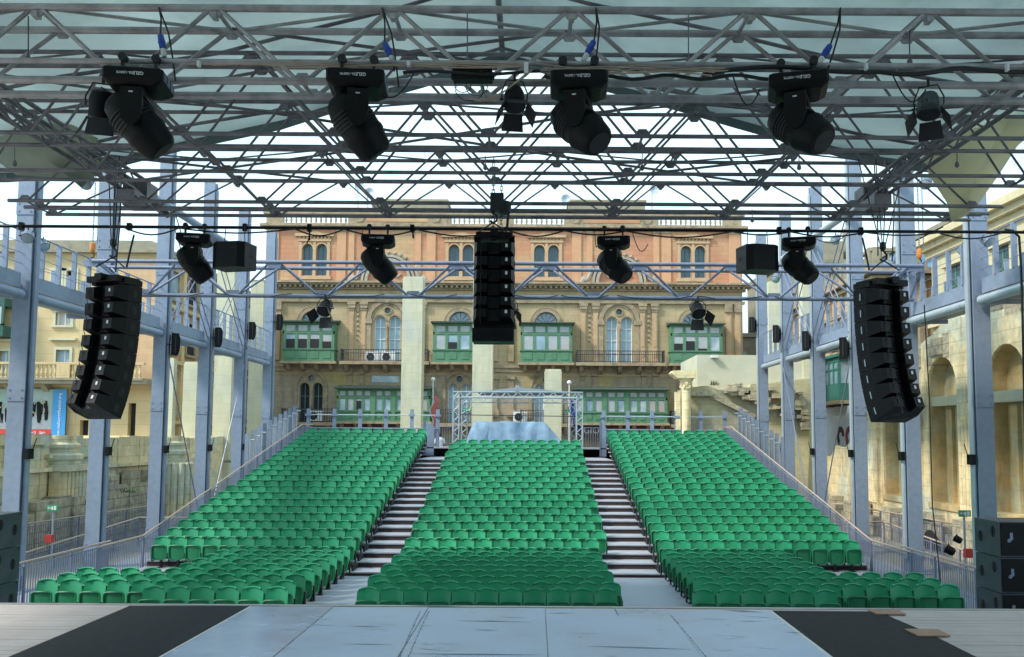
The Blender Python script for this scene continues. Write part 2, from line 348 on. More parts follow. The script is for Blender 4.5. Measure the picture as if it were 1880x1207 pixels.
for pts, lb in (([(1593,1119.6),(1649,1120),(1664,1127.5),(1610,1127)], 'small tan board lying at the stage edge over the black carpet'), ([(1661,1154.5),(1722,1155),(1745,1167),(1686,1167)], 'reddish tan board lying nearer than the one at the stage edge')):
    sheet('floor_board', lb, 'board', pts, M_board, z0=ZS+.009, th=.012, group='tan boards on the stage')

# ============================================================ seats
def shell(nx, rows, yb, bulge, th, lean=0):
    """rows: (z, halfwidth); closed curved panel; bulge>0 pushes the middle to +Y"""
    vs = []; fs = []
    n = len(rows)
    for side in (0, 1):
        for z, w in rows:
            for i in range(nx+1):
                t = -1+2*i/nx
                e = (1-abs(t)**2.2)
                yy = yb+lean*(z-rows[0][0])+bulge*e+(th*(.25+.75*min(1, e*2.5)) if side else 0)
                vs.append((w*t, yy, z))
    m = nx+1
    for s_ in (0, 1):
        o = s_*n*m
        for r in range(n-1):
            for i in range(nx):
                q = (o+r*m+i, o+r*m+i+1, o+(r+1)*m+i+1, o+(r+1)*m+i)
                fs.append(q if s_ == 0 else q[::-1])
    o = n*m
    for r in range(n-1):
        fs.append((r*m, (r+1)*m, o+(r+1)*m, o+r*m)); fs.append((r*m+nx, o+r*m+nx, o+(r+1)*m+nx, (r+1)*m+nx))
    for i in range(nx):
        fs.append((i, o+i, o+i+1, i+1)); k = (n-1)*m; fs.append((k+i, k+i+1, o+k+i+1, o+k+i))
    return vs, fs
def arch_rows(z0, z1, w, rt, rb, n=4):
    rows = []
    for k in range(n+1):
        a = pi/2*k/n; rows.append((z0+rb*(1-sin(pi/2*(k/n))) if False else z0+rb*(1-cos(a)), w-rb*.8*(1-sin(a))))
    for k in range(n+1):
        a = pi/2*k/n; rows.append((z1-rt*(1-sin(a)), w-rt*.8*(1-cos(a))))
    return rows
def seat_meshes():
    B = MB(); v0_, f0_ = shell(8, arch_rows(.40, .815, .222, .085, .03), .03, .055, .045, .20)
    B.add([(x, y, z+(.026*(1-(x/.2)**2) if z > .72 else 0)) for x, y, z in v0_], f0_)
    # rolled top lip
    pts = []
    for i in range(13):
        t = -1+i/6; e = 1-abs(t)**2.2
        pts.append((.165*t, .118+.05*e-.005, .836-.03*t*t))
    B.path(pts, .020, 6)
    Pn = MB(); vs_, fs_ = shell(8, arch_rows(.215, .605, .20, .06, .10), -.075, -.02, .04, -.02); Pn.add(vs_, fs_)
    rim = []
    for z, w in arch_rows(.215, .615, .205, .06, .10): rim.append((w, z))
    loop = [(w, -.105, z) for w, z in rim]+[(.13, -.125, .625), (0, -.132, .630), (-.13, -.125, .625)]+[(-w, -.105, z) for w, z in reversed(rim)]
    Pn.path(loop, .020, 5)
    L = MB()
    for s in (-1, 1):
        L.box(s*.235-.014, s*.235+.014, -.03, .09, .18, .50)
        L.prism([(.10, .22), (-.03, .30), (-.03, .24), (.06, .16)], s*.235-.016, s*.235+.016, 'x')
    L.box(-.24, .24, .05, .10, .24, .30); L.box(-.028, .028, .03, .11, .0, .26); L.box(-.08, .08, -.05, .16, 0, .014)
    return B, Pn, L
SB, SP, SL = seat_meshes()
ORDN = ['first', 'second', 'third', 'fourth', 'fifth', 'sixth', 'seventh', 'eighth', 'ninth', 'tenth', 'eleventh', 'twelfth', 'thirteenth']
seat0 = thing('seat', 'x', 'seat', (0, 0, 0), 'green tip-up seats in the auditorium')
SB.build('backrest', M_grn, seat0, 50); SP.build('seat_pan', M_grn_shaded, seat0, 50); SL.build('bracket', M_foot, seat0)
seat_used = [False]
far_seats = []
FLATY = [17.24+.783*k for k in range(9)]
BL = {-1: 'left', 0: 'centre', 1: 'right'}
rowspec = []      # (block, rowname, Y, z, [xs], individual)
for k in range(9):
    off = .0 if k % 2 == 0 else .235
    xs = [-2.74-.5+.465*i+off*(1 if k else 0)+(.08 if k == 0 else 0) for i in range(11)]
    rowspec.append((0, k, FLATY[k], 0.0, xs, True))
for side in (-1, 1):
    for k in range(9):
        Yk = FLATY[k]
        if k == 0: xs = [4.30+.48*i for i in range(6)]
        elif k < 4: xs = [4.36+.486*i for i in range(11)]
        else: xs = [4.38+.483*i for i in range(7)]
        xs = [X0+side*x for x in xs]
        if side > 0 and k == 0: xs = [x-.25 for x in xs]
        rowspec.append((side, k, Yk, 0.0, sorted(xs), True))
for k in range(21):
    Yk = 24.6+.8*k; zk = .12+.16*k
    if k < 18:
        xs = [X0-2.62+.5*i+(.25 if k % 2 else -.02) for i in range(11)]
        rowspec.append((0, 9+k, Yk, zk, xs, k < 2))
    for side in (-1, 1):
        xs = [X0+side*(4.45+.472*i) for i in range(12)] if k < 8 else [X0+side*(4.42+.51*i) for i in range(11)]
        rowspec.append((side, 9+k, Yk, zk, sorted(xs), k < 2))
for side, k, Yk, zk, xs, ind in rowspec:
    n = len(xs)
    for i, x in enumerate(xs):
        if not ind: far_seats.append((x, Yk, zk)); continue
        if not seat_used[0]: o = seat0; seat_used[0] = True
        else: o = copy_tree(seat0)
        o.location = (x, Yk+random.uniform(-.008, .008), zk); o.rotation_euler.z = R(random.uniform(-1.6, 1.6))
        rn = ('front row' if k == 0 else ORDN[k]+' row') if k < 9 else ORDN[k-9]+' raised row'
        if k == 1 and False: pass
        pos = 'leftmost seat' if i == 0 else 'rightmost seat' if i == n-1 else ORDN[i]+' seat from the left'
        o['label'] = 'green folded %s, %s of the %s block' % (pos, rn, BL[side])
import array
bv = MB(); bp = MB(); bl = MB()
for src, dst in ((SB, bv), (SP, bp), (SL, bl)):
    for x, y, z in far_seats:
        o = len(dst.v); dst.v += [(a+x, b_+y, c+z) for a, b_, c in src.v]; dst.f += [tuple(i+o for i in f) for f in src.f]
fs = thing('far_seats', 'sloping mass of green folded seats on the raised tiers behind the nearer rows', 'seats', (X0, 26, 0)); fs['kind'] = 'stuff'
for nm, bb, mm in (('backrests', bv, M_grns), ('seat_pans', bp, M_grn_shaded), ('brackets', bl, M_foot)):
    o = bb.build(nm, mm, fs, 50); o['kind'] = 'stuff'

# ============================================================ seating stand
sd_ = thing('seating_stand', 'stepped seating stand with pale treads and dark risers under the green seats', 'grandstand', (X0, 24, 0))
for k in range(22):
    y0 = 24.05+.8*k; z = .12+.16*k
    w = 10.15
    segs = [(X0-w, X0+w)] if k < 18 else [(X0-w, X0-4.2), (X0+4.2, X0+w)]
    for a, c in segs:
        t = MB(); r = MB()
        t.box(a, c, y0, y0+.83 if k < 18 else y0+.83, z-.035, z)
        r.box(a+.01, c-.01, y0+.03, y0+.06, z-.16, z-.036)
        t.build('tread', M_tread, sd_); r.build('riser', M_riser, sd_)
MB().box(X0-4.19, X0+4.19, 38.3, 45, 2.80, 2.845).box(X0-w, X0+w, 41.9, 45, 3.25, 3.30).build('rear_platform', M_tread, sd_)
MB().box(X0-w+.1, X0+w-.1, 44.6, 44.9, 0, 3.2).build('back_panel', M_riser, sd_)
# ragged black brackets at the aisle edges
for s, xx in ((-1, X0-4.2), (1, X0+4.2)):
    b = MB(); b.prism([(24.1, .10), (38.4, 2.95), (38.4, 2.85), (24.1, -.02)], xx-.025, xx+.025, 'x')
    for k in range(18):
        b.box(xx-.03, xx+.03, 24.15+.8*k, 24.5+.8*k, .12+.16*k, .30+.16*k)
    b.build('edge_bracket', M_foot, sd_)

# ============================================================ side railings
def rail_run(name, label, cat, pts, h, bar=.085, m=M_rail, group=None, hr=.028, barw=.016, posts=1.6, x_out=0, hm=M_wood):
    """pts: handrail top points; bars hang h down"""
    t = thing(name, label, cat, (pts[0][0], pts[0][1], pts[0][2]-h), group)
    MB().path(pts, hr, 8).build('handrail', hm, t, 60)
    lo = [(p[0], p[1], p[2]-h+.06) for p in pts]; up = [(p[0], p[1], p[2]-.10) for p in pts]
    MB().path(lo, .016, 6).path(up, .014, 6).build('stringer', m, t)
    b = MB()
    for i in range(len(pts)-1):
        p = Vector(pts[i]); q = Vector(pts[i+1]); n = max(1, int((q-p).length/bar))
        for k in range(n):
            c = p+(q-p)*(k/n)
            b.box(c.x-.006, c.x+.006, c.y-barw/2, c.y+barw/2, c.z-h, c.z-.1) if abs(q.y-p.y) > abs(q.x-p.x) else b.box(c.x-barw/2, c.x+barw/2, c.y-.006, c.y+.006, c.z-h, c.z-.1)
    o = b.build('balusters', m, t)
    L = 0
    for i in range(len(pts)-1):
        p = Vector(pts[i]); q = Vector(pts[i+1]); n = max(1, int((q-p).length/posts))
        for k in range(n):
            c = p+(q-p)*(k/n); MB().box(c.x-.02, c.x+.02, c.y-.03, c.y+.03, c.z-h-.05, c.z-.02).build('post', m, t)
    return t
for s in (-1, 1):
    nm = 'left' if s < 0 else 'right'
    x = X0+s*10.32
    rail_run('stair_railing', 'long sloping wooden handrail over grey bars along the %s side of the seats' % nm, 'railing',
             [(x, 22.4, .95), (x, 25.0, .95), (x-s*.1, 41.6, 4.35), (x-s*.1, 43.5, 4.35)], 1.0, bar=.10, barw=.03, group='railings beside the seats')
    rail_run('ramp_railing', 'wooden handrail over grey bars running to the %s edge of the stage' % nm, 'railing',
             [(x+s*.12, 15.5, 1.0), (x+s*.12, 23.3, 1.0)], 1.0, bar=.10, barw=.035, group='railings beside the seats')
    rail_run('ramp_railing', 'outer ramp handrail behind the steel columns on the %s side' % nm, 'railing',
             [(X0+s*14.3, 19, 1.25), (X0+s*14.3, 36, 1.0)], 1.1, bar=.12, group='railings beside the seats')
    rail_run('ramp_railing', 'inner ramp handrail just behind the steel columns on the %s side' % nm, 'railing',
             [(X0+s*12.9, 18, .35), (X0+s*12.9, 30.5, .95), (X0+s*11.2, 30.5, .95)], .9, bar=.12, group='railings beside the seats')
    # tall blue balustrade fins along the upper side
    t = thing('fin_balustrade', 'row of tall blue-grey steel fins rising along the top %s side of the seats' % nm, 'balustrade', (X0+s*10.9, 34, 0), 'steel fin balustrades')
    yy = 35.6
    while yy < 43:
        zt = 5.35-.2*(43-yy)
        MB().box(X0+s*10.9-.08, X0+s*10.9+.08, yy-.02, yy+.02, zt-1.9, zt).build('fin', M_steel, t)
        MB().tube((X0+s*10.9-s*.1, yy, zt-.25), (X0+s*10.9-s*.3, yy, zt-.25), .035, 8).box(X0+s*10.9-s*.14-.02, X0+s*10.9-s*.14+.02, yy-.05, yy-.03, zt-1.8, zt-.2).build('bracket', M_alu, t)
        yy += .78
# top rear railing with blue posts
for a, c, lb in ((-11.0, -4.6, 'rear railing with blue posts behind the left block of seats'), (3.6, 9.6, 'rear railing with blue posts behind the right block of seats')):
    t = thing('rear_railing', lb, 'railing', (a, 43.2, 3.3), 'rear railings')
    n = 5
    for k in range(n+1):
        x = a+(c-a)*k/n; MB().box(x-.09, x+.09, 43.15, 43.2, 3.3, 5.15).cbox((x, 43.1, 4.85), (.3, .06, .12)).build('post', M_steel, t)
    MB().tube((a, 43.1, 4.85), (c, 43.1, 4.85), .025).build('rail', M_alu, t)
    MB().tube((a, 43.1, 4.2), (c, 43.1, 4.2), .03).build('lower_rail', M_rail, t)
    b = MB(); x = a
    while x < c: b.box(x-.012, x+.012, 43.09, 43.11, 3.3, 4.2); x += .13
    b.build('balusters', M_rail, t)

# ============================================================ steel columns and walkways
CY = [21.3+4*k for k in range(6)]
which = ['first and nearest', 'second nearest', 'third nearest', 'fourth nearest', 'fifth nearest', 'sixth and farthest']
CX = {-1: -12.5, 1: 11.02}
for s in (-1, 1):
    for k, Y in enumerate(CY):
        x = CX[s]
        t = thing('steel_column', 'tall blue-grey steel column, %s of the %s row' % (which[k], 'left' if s < 0 else 'right'), 'column', (x, Y, 0), 'steel columns carrying the walkways')
        sh = MB().box(x-.165, x+.165, Y-.12, Y+.16, .03, 13.6).box(x-.205, x+.205, Y-.155, Y-.12, .03, 13.6).box(x-.205, x+.205, Y+.16, Y+.195, .03, 13.6)
        for zz in (.4, 4.6, 9.2): sh.box(x-.215, x+.215, Y-.175, Y-.155, zz, zz+.35)
        sh.build('shaft', M_steel, t)
        bo = MB()
        for zz in (.4, 4.6, 9.2):
            for bx in (-.15, .15):
                for bz in (.08, .27): bo.cbox((x+bx, Y-.183, zz+bz), (.035, .016, .035))
        bo.build('bolts', M_rail, t)
        MB().box(x-.4, x+.4, Y-.4, Y+.45, 0, .03).build('base_plate', M_steel, t)
        xi = x-s*.25
        MB().box(xi-.028, xi+.028, Y-.06, Y+.10, .4, 13.3).build('cable_channel', M_tube_lit if s > 0 else M_steel, t)  # right columns take the lit colour: a painted bright inner edge
        MB().box(xi-s*.06-.05, xi-s*.06+.05, Y-.15, Y+.1, 3.2, 3.45).tube((xi-s*.1, Y, 3.3), (xi-s*.16, Y+.1, 3.7), .012).build('clamp_box', M_black, t)
    # walkway
    nm = 'left' if s < 0 else 'right'
    xw = CX[s]+(.18 if s < 0 else -.18)*1
    t = thing('walkway', 'high steel walkway with round edge pipe and post railing along the %s columns' % nm, 'walkway', (CX[s], 14, 7.2), 'high walkways beside the auditorium')
    for k in range(-1, 5):
        ya = CY[k]+.3 if k >= 0 else 13.0; yb = CY[k+1]-.25
        MB().tube((CX[s]-s*.05, ya, 7.2), (CX[s]-s*.05, yb, 7.2), .12, 14).build('edge_pipe', M_tube_lit if s > 0 else M_steel, t, 60)
        MB().box(CX[s]+s*.02-.05, CX[s]+s*.02+.05, ya, yb, 7.37, 7.73).build('edge_beam', M_steel, t)
        MB().prism([(CX[s]+s*.15, 7.3), (CX[s]+s*1.7, 7.34), (CX[s]+s*1.7, 7.46), (CX[s]+s*.15, 7.48)], ya+.8, ya+.9, 'y').build('bracket', M_steel, t)
    MB().box(min(CX[s]+s*.1, CX[s]+s*1.8), max(CX[s]+s*.1, CX[s]+s*1.8), 13, 42, 7.5, 7.56).build('deck', M_steel, t)
    yy = 13.4
    while yy < 42:
        if min(abs(yy-c) for c in CY) > .35:
            MB().box(CX[s]-.06, CX[s]+.06, yy-.03, yy+.03, 7.73, 8.78).build('post', M_steel, t)
        yy += .78
    for z in (7.98, 8.24, 8.5): MB().tube((CX[s]+s*.02, 13, z), (CX[s]+s*.02, 42, z), .008, 5).build('rail_wire', M_rail, t)
    MB().tube((CX[s]+s*.02, 13, 8.78), (CX[s]+s*.02, 42, 8.78), .02, 8).build('handrail', M_rail, t)
    yy = 13.8
    while yy < 42:
        MB().box(CX[s]+s*1.75-.06, CX[s]+s*1.75+.06, yy-.03, yy+.03, 7.56, 8.66).build('post', M_steel, t); yy += .85
    for z in (7.9, 8.3, 8.64): MB().tube((CX[s]+s*1.75, 13, z), (CX[s]+s*1.75, 42, z), .009, 5).build('rail_wire', M_rail, t)
    # upper tube and rod bracing
    t = thing('bracing_tube', 'long pale round tube tying the heads of the %s columns' % nm, 'tube', (CX[s]-s*.35, 24, 11.4), 'upper bracing tubes')
    MB().tube((CX[s]-s*.38, 22.5, 11.4), (CX[s]-s*.38, 36.5, 11.4), .13, 14).build('tube', M_tube_lit if s > 0 else M_steel, t, 60)
    t = thing('rod_bracing', 'crossed thin steel bracing rods between the %s columns' % nm, 'bracing', (CX[s], 29.3, 0), 'rod bracing')
    xr = CX[s]-s*.2
    for (ya, za, yb, zb) in ((29.3, 11.4, 33.3, 7.4), (33.3, 11.4, 29.3, 7.4), (33.3, 11.4, 37.3, 7.5), (37.3, 11.4, 33.3, 7.4), (29.3, 6.7, 33.0, .3), (37.3, 6.9, 33.6, .3)):
        b = MB()
        for dx in ((-.09, .09) if za > 8 else (0,)): b.tube((xr+dx, ya, za), (xr+dx, yb, zb), .022, 6)
        b.build('rod', M_pipe2 if (s > 0) ^ (ya > yb) else M_rail, t)
    # wall speakers on the columns
    for k, z in ((2, 6.85), (3, 7.55), (4, 8.3), (5, 9.2)):
        Y = CY[k]; xx = CX[s]-s*.47
        t = thing('column_speaker', 'slim black loudspeaker fixed to the %s steel column on the %s' % (which[k].split(' ')[0], nm), 'loudspeaker', (xx, Y, z), 'surround loudspeakers on the columns', rz=R(-s*25))
        b = MB(); b.prism([(-.12, -.37), (.09, -.37), (.14, -.2), (.15, .2), (.09, .37), (-.12, .37)], -.17, .17, 'y'); b.build('cabinet', M_black, t, rel=False)
        MB().box(-.02, .02, -.19, -.172, -.3, .3).build('grille', M_foot, t, rel=False)
        MB().tube((s*.1, 0, 0), (s*.26, 0, 0), .02).build('bracket', M_foot, t, rel=False)

# ============================================================ roof trusses
def roof_truss(label, Yl, Yu, zl, zu, xa, xb, r=.036, rb=.021, sp=2.35, ph=-.67, group='roof trusses over the stage', mp=None):
    M_pipe = mp or MATS['truss_pipe']
    t = thing('roof_truss', label, 'truss', (X0, Yl[0], zl), group)
    for Y in Yl: MB().tube((xa, Y, zl+(.0 if Y == Yl[0] else .015)), (xb, Y, zl), r, 10).build('chord', M_pipe, t, 60)
    for Y in Yu: MB().tube((xa, Y, zu), (xb, Y, zu+.01), r, 10).build('chord', M_pipe, t, 60)
    lo = [ph+sp*k for k in range(-8, 9) if xa-.3 < ph+sp*k < xb+.3]
    up = [ph+sp*(k+.5) for k in range(-8, 9) if xa-.3 < ph+sp*(k+.5) < xb+.3]
    for x in lo:
        for u_ in (x-sp/2, x+sp/2):
            if xa-.3 < u_ < xb+.3:
                for a, c in zip(Yl, Yu):
                    sg = 1 if u_ > x else -1
                    MB().tube((x+sg*.05, a, zl), (u_-sg*.05, c, zu), rb, 6).build('brace', M_pipe, t, 60)
        g = MB()
        for a in Yl[:2]: g.prism([(x-.13, zl+.02), (x+.13, zl+.02), (x+.06, zl+.11), (x-.06, zl+.11)], a-.012, a+.012, 'y')
        if len(Yl) > 1: g.tube((x, Yl[0], zl), (x, Yl[1], zl), rb, 6)
        g.build('gusset_plate', M_pipe, t)
    for x in up:
        g = MB()
        for a in Yu[:2]: g.prism([(x-.13, zu-.02), (x+.13, zu-.02), (x+.06, zu-.12), (x-.06, zu-.12)], a-.012, a+.012, 'y')
        g.cbox((x, Yu[0], zu-.11), (.07, .12, .07))
        if len(Yu) > 1: g.tube((x, Yu[0], zu), (x, Yu[1], zu), rb, 6)
        g.build('gusset_plate', M_pipe, t)
    # plan lacing between the twin chords
    if len(Yu) > 1:
        for i in range(len(up)-1): MB().tube((up[i], Yu[i % 2], zu), (up[i+1], Yu[(i+1) % 2], zu), rb*.8, 6).build('brace', M_pipe, t, 60)
    return t
zlow = P(923, 374, 17).z; zup = P(923, 278, 17).z
z_a1 = P(923, 152, 11.1).z; z_a2 = P(923, 19, 11.1).z
roof_truss('nearest and thickest pipe truss, carrying the big spotlights', (11.1, 11.62), (11.1, 11.75), z_a1, z_a2, -12, 11.5, r=.050, rb=.030, mp=M_pipe_lit)
roof_truss('second nearest pipe truss under the pale roof', (13.0, 13.6), (12.6, 13.1), zlow-.03, zup, -11.5, 11, r=.033)
roof_truss('middle pipe truss of the five under the roof', (15.0, 15.6), (14.5, 15.0), zlow, zup, -11, 10.3, r=.034)
roof_truss('fourth pipe truss, just before the open end of the roof', (17.0, 17.55), (17.0, 17.65), zlow, zup, -10.4, 9.35, r=.038, rb=.020)
roof_truss('farthest roof truss at the open end above the chain hoist', (18.0, 17.56), (19.0,), zlow-.02, zup-.03, -10.2, 9.2, r=.038, rb=.019)
# shallow plan bracing between trusses
t = thing('roof_bracing', 'long shallow pipes running between the roof trusses in both directions', 'bracing', (X0, 11, zlow))
rows = [11.7, 13.1, 15.0, 17.1, 19.0]
for i in range(4):
    z = zup
    for k in range(-4, 5, 2):
        x = X0+2.35*k*1.0+1.17; dx = 4.7*(1 if (k//2+i) % 2 else -1)
        if abs(x-X0) < 10 and abs(x+dx-X0) < 10.2:
            MB().tube((x, rows[i], z-.06), (x+dx, rows[i+1], z-.06), .026, 6).build('brace', M_pipe, t, 60)
# edge box beams running towards the camera
for s in (-1, 1):
    xe = -.55+s*7.6
    t = thing('edge_beam', 'dark latticed beam along the %s side of the roof, ending near the column speakers' % ('left' if s < 0 else 'right'), 'beam', (xe, 17.8, 8.9), 'latticed edge beams of the roof')
    for dx in (-.13, .13):
        for dz in (-.16, .16): MB().tube((xe+dx, 6, 8.9+dz), (xe+dx, 17.9, 8.9+dz), .04, 8).build('chord', M_pipe, t, 60)
    b = MB(); y = 6.0; f = 0
    while y < 17.5:
        b.tube((xe-.13, y, 8.9+(-.16 if f else .16)), (xe-.13, y+.5, 8.9+(.16 if f else -.16)), .018, 6); b.tube((xe+.13, y, 8.9+(-.16 if f else .16)), (xe+.13, y+.5, 8.9+(.16 if f else -.16)), .018, 6); y += .5; f = 1-f
    b.build('lacing', M_pipe, t)
    MB().cbox((xe, 17.8, 8.75), (.5, .5, .5)).cbox((xe-s*.1, 17.3, 8.55), (.34, .7, .22)).tube((xe+.1, 17.9, 8.9), (xe-s*.3, 18.5, 8.5), .05).build('end_fitting', M_pipe, t)

# ============================================================ fabric roof
prof = [(923, 97), (780, 145), (620, 190), (520, 222), (435, 240), (350, 258), (300, 270), (200, 296), (100, 312), (20, 318), (-60, 318)]
profr = [(1060, 139), (1150, 163), (1250, 190), (1340, 217), (1440, 245), (1530, 270), (1620, 290), (1700, 300), (1790, 302)]
pts = [P(u, v, 18.6) for u, v in reversed(prof)]+[P(u, v, 18.6) for u, v in profr]
t = thing('fabric_canopy', 'pale green translucent gabled fabric roof above the pipe trusses', 'canopy', (X0, 18.6, 11.5))
ny = 20; vs_ = []; fs_ = []
for j in range(ny+1):
    y = 18.6-j*1.15
    for i, p in enumerate(pts):
        sag = .10*sin(pi*((j/2) % 1))+.05*sin(i*1.7)
        vs_.append((p.x, y, p.z-sag*(1 if j else 0)))
n = len(pts)
fs_ = [(j*n+i, j*n+i+1, (j+1)*n+i+1, (j+1)*n+i) for j in range(ny) for i in range(n-1)]
o = MB().add(vs_, fs_).build('membrane', M_fabric, t, 40)
sm = o.modifiers.new('thickness', 'SOLIDIFY'); sm.thickness = .02
b = MB()
for i in range(n-1):
    p, q = pts[i], pts[i+1]; b.add([(p.x, 18.5, p.z-.24), (q.x, 18.5, q.z-.24), (q.x, 18.62, q.z+.02), (p.x, 18.62, p.z+.02), (p.x, 18.47, p.z-.22), (q.x, 18.47, q.z-.22), (q.x, 18.57, q.z+.04), (p.x, 18.57, p.z+.04)],
      [(0, 1, 2, 3), (7, 6, 5, 4), (0, 4, 5, 1), (3, 2, 6, 7)])
b.build('hem', mat('fabric_hem', (.16, .19, .19), .7, transl=.1), t)
for i in range(1, n-1, 2):
    p = pts[i]; MB().cbox((p.x, 18.44, p.z-.12), (.06, .05, .06)).build('bolt', M_pipe, t)
pk = pts[10]
MB().tube((pk.x, 18.5, pk.z-.1), (pk.x, -4, pk.z-.1), .06, 10).build('ridge_beam', M_pipe, t)
for s in (-1, 1):
    for y in (18.0, 15.2, 12.4, 9.6):
        a = 10 if s < 0 else 10
        seq = [pts[10+s*k] for k in range(0, 9)]
        MB().path([(p.x, y-.12*k, p.z-.17) for k, p in enumerate(seq)], .035, 6).build('rafter', M_pipe, t, 60)
# hanging side sails
def sail(name, label, pp, m, grp):
    ps = [P(*q) for q in pp]; c = sum(ps, Vector())/len(ps); b = MB()
    k = len(ps); vs_ = ps+[c+Vector((0, -.25, 0))]
    o = b.add(vs_, [(i, (i+1) % k, k) for i in range(k)]).build(name, m, None, 40); md = o.modifiers.new('t', 'SOLIDIFY'); md.thickness = .02
    return tag(o, label, 'awning', grp)
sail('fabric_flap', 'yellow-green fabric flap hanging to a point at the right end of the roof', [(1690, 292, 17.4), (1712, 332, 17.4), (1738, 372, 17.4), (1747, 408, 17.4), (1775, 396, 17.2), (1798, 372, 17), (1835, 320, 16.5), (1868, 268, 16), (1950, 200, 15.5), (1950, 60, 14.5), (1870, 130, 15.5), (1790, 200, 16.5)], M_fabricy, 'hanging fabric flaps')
sail('fabric_flap', 'dim fabric flap drooping at the left end of the roof above the first column', [(-60, 240, 16.5), (0, 300, 17), (30, 322, 17.2), (115, 328, 17.4), (135, 330, 17.4), (150, 346, 17.4), (162, 332, 17.5), (185, 318, 17.5), (180, 255, 17), (60, 190, 16)], M_fabric_dim, 'hanging fabric flaps')
# ============================================================ auditorium lighting truss (pale)
def trussmid():
    t = thing('pale_truss', 'pale blue triangular pipe truss crossing in front of the palazzo', 'truss', (X0, 24.6, 7.8))
    zl = P(923, 546, 24.65).z; zu = P(923, 484, 24.2).z
    xa, xb = -12.35, 11.0
    MB().tube((xa+1.1, 24.65, zl), (xb-.1, 24.65, zl), .06, 12).build('chord', M_pipe2, t, 60)
    for Y in (24.2, 25.1): MB().tube((xa, Y, zu), (xb, Y, zu), .055, 12).build('chord', M_pipe2, t, 60)
    xn = -7.24; sp = 2.575
    for k in range(-2, 8):
        xu = xn+sp*k
        if xu > xb: break
        for sg in (-1, 1):
            xl_ = xu+sg*sp/2
            if xa < xl_ < xb:
                for Y in (24.2, 25.1): MB().tube((xu+sg*.12, Y, zu), (xl_-sg*.12, 24.65, zl), .034, 8).build('brace', M_pipe2, t, 60)
        MB().prism([(xu-.28, zu+.02), (xu+.28, zu+.02), (xu+.16, zu-.16), (xu-.16, zu-.16)], 24.19, 24.21, 'y').tube((xu, 24.2, zu), (xu, 25.1, zu), .03).build('gusset_plate', M_pipe2, t)
        xl_ = xu+sp/2
        if xl_ < xb: MB().prism([(xl_-.28, zl-.02), (xl_+.28, zl-.02), (xl_+.16, zl+.16), (xl_-.16, zl+.16)], 24.63, 24.67, 'y').build('gusset_plate', M_pipe2, t)
    MB().tube((xb-.05, 24.2, zu), (xb-.2, 24.65, zl), .035).tube((xb-.05, 25.1, zu), (xb-.2, 24.65, zl), .035).tube((xb, 24.2, zu), (xb, 25.1, zu), .04).build('end_frame', M_pipe2, t)
    b = MB(); x = xa+1.2
    while x < xb-1.6:
        L = random.uniform(.8, 2.2); b.path([(x+L*i/6, 24.55, zl+.05-.13*sin(pi*i/6)*random.uniform(.5, 1)) for i in range(7)], .014, 5); x += L+random.uniform(0, .8)
    tag(b.build('truss_cable', M_cable), 'black cable looped along the lower pipe of the pale truss', 'cable')
    return zl, zu
ZTL, ZTU = trussmid()

# rear lighting bar
ZB = P(923, 421, 19).z
t = thing('lighting_bar', 'long thin black lighting bar spanning the whole view above the palazzo cornice', 'pipe', (X0, 19, ZB))
MB().tube((-13.0, 19, ZB), (12.2, 19, ZB), .036, 8).build('pipe', M_black, t)
b = MB()
x = -9.0
while x < 10:
    L = random.uniform(1.0, 2.6); dp = random.uniform(.05, .16)
    b.path([(x+L*i/8, 18.97, ZB-.03-dp*sin(pi*i/8)) for i in range(9)], .018, 5); x += L
b.build('cable', M_cable, t)
for u, v in ((40, 410), (238, 412), (568, 432), (757, 428), (450, 415), (1580, 412), (1430, 412)):
    p = P(u, v, 19); MB().cbox((p.x, 19, ZB), (.09, .1, .16)).tube((p.x, 19, ZB), (p.x+random.uniform(-.05, .05), 19, p.z-.12), .02).build('clamp', M_black, t)

# front cable run
zc = P(923, 117, 10.8).z
t = thing('lighting_pipe', 'grey pipe hung before the nearest truss, carrying the four big moving heads', 'pipe', (X0, 10.8, zc))
MB().tube((-12, 10.8, zc), (11.5, 10.8, zc), .036, 10).build('pipe', M_pipe_lit, t, 60)
def PX(u, v, Y=10.72): return P(u, v, Y)
b = MB()
b.path([PX(1290, 138)]+[PX(u, 128+5*sin(u*.021)+(12 if 1610 < u < 1760 else 0)*sin((u-1610)*.021)) for u in range(1330, 1920, 22)], .030, 7)
b.path([PX(u, 142+4*sin(u*.05)) for u in range(1000, 1420, 18)], .024, 6)
b.path([PX(u, 134+3*sin(u*.03)) for u in range(740, 1010, 18)], .020, 6)
tag(b.build('mains_cable', M_cable, smooth=60), 'thick black cable waving along the nearest lighting pipe', 'cable')
b = MB()
for j in range(7):
    a = random.uniform(0, 6); ss = random.uniform(.018, .035)
    b.path([PX(u, 124+j*1.8+5*sin(u*ss+a)+3*sin(u*.011+j), 10.68-.008*j) for u in range(985+j*6, 1345-j*5, 11)], .0085, 5)
for j in range(4):
    b.path([PX(u, 117+j*2+2*sin(u*.02+j), 10.7) for u in range(330+60*j, 985, 20)], .008, 5)
for j in range(4):
    b.path([PX(u, v, 10.66-.01*j) for u, v in ((972+j*2, 128), (960+j*2, 140), (945+j, 152), (930, 165), (915-j*3, 178), (905-j*8, 186), (880-j*6, 181))], .007, 5)
tag(b.build('tan_cables', M_tan, smooth=60), 'bundle of tan cables looped around the nearest lighting pipe', 'cable')
b = MB()
for j, (c, r) in enumerate((((862, 165), 26), ((875, 160), 20), ((850, 158), 15))):
    b.path([PX(c[0]+r*cos(a*.5), c[1]+r*.8*sin(a*.5), 10.7) for a in range(-1, 8)], .006, 5)
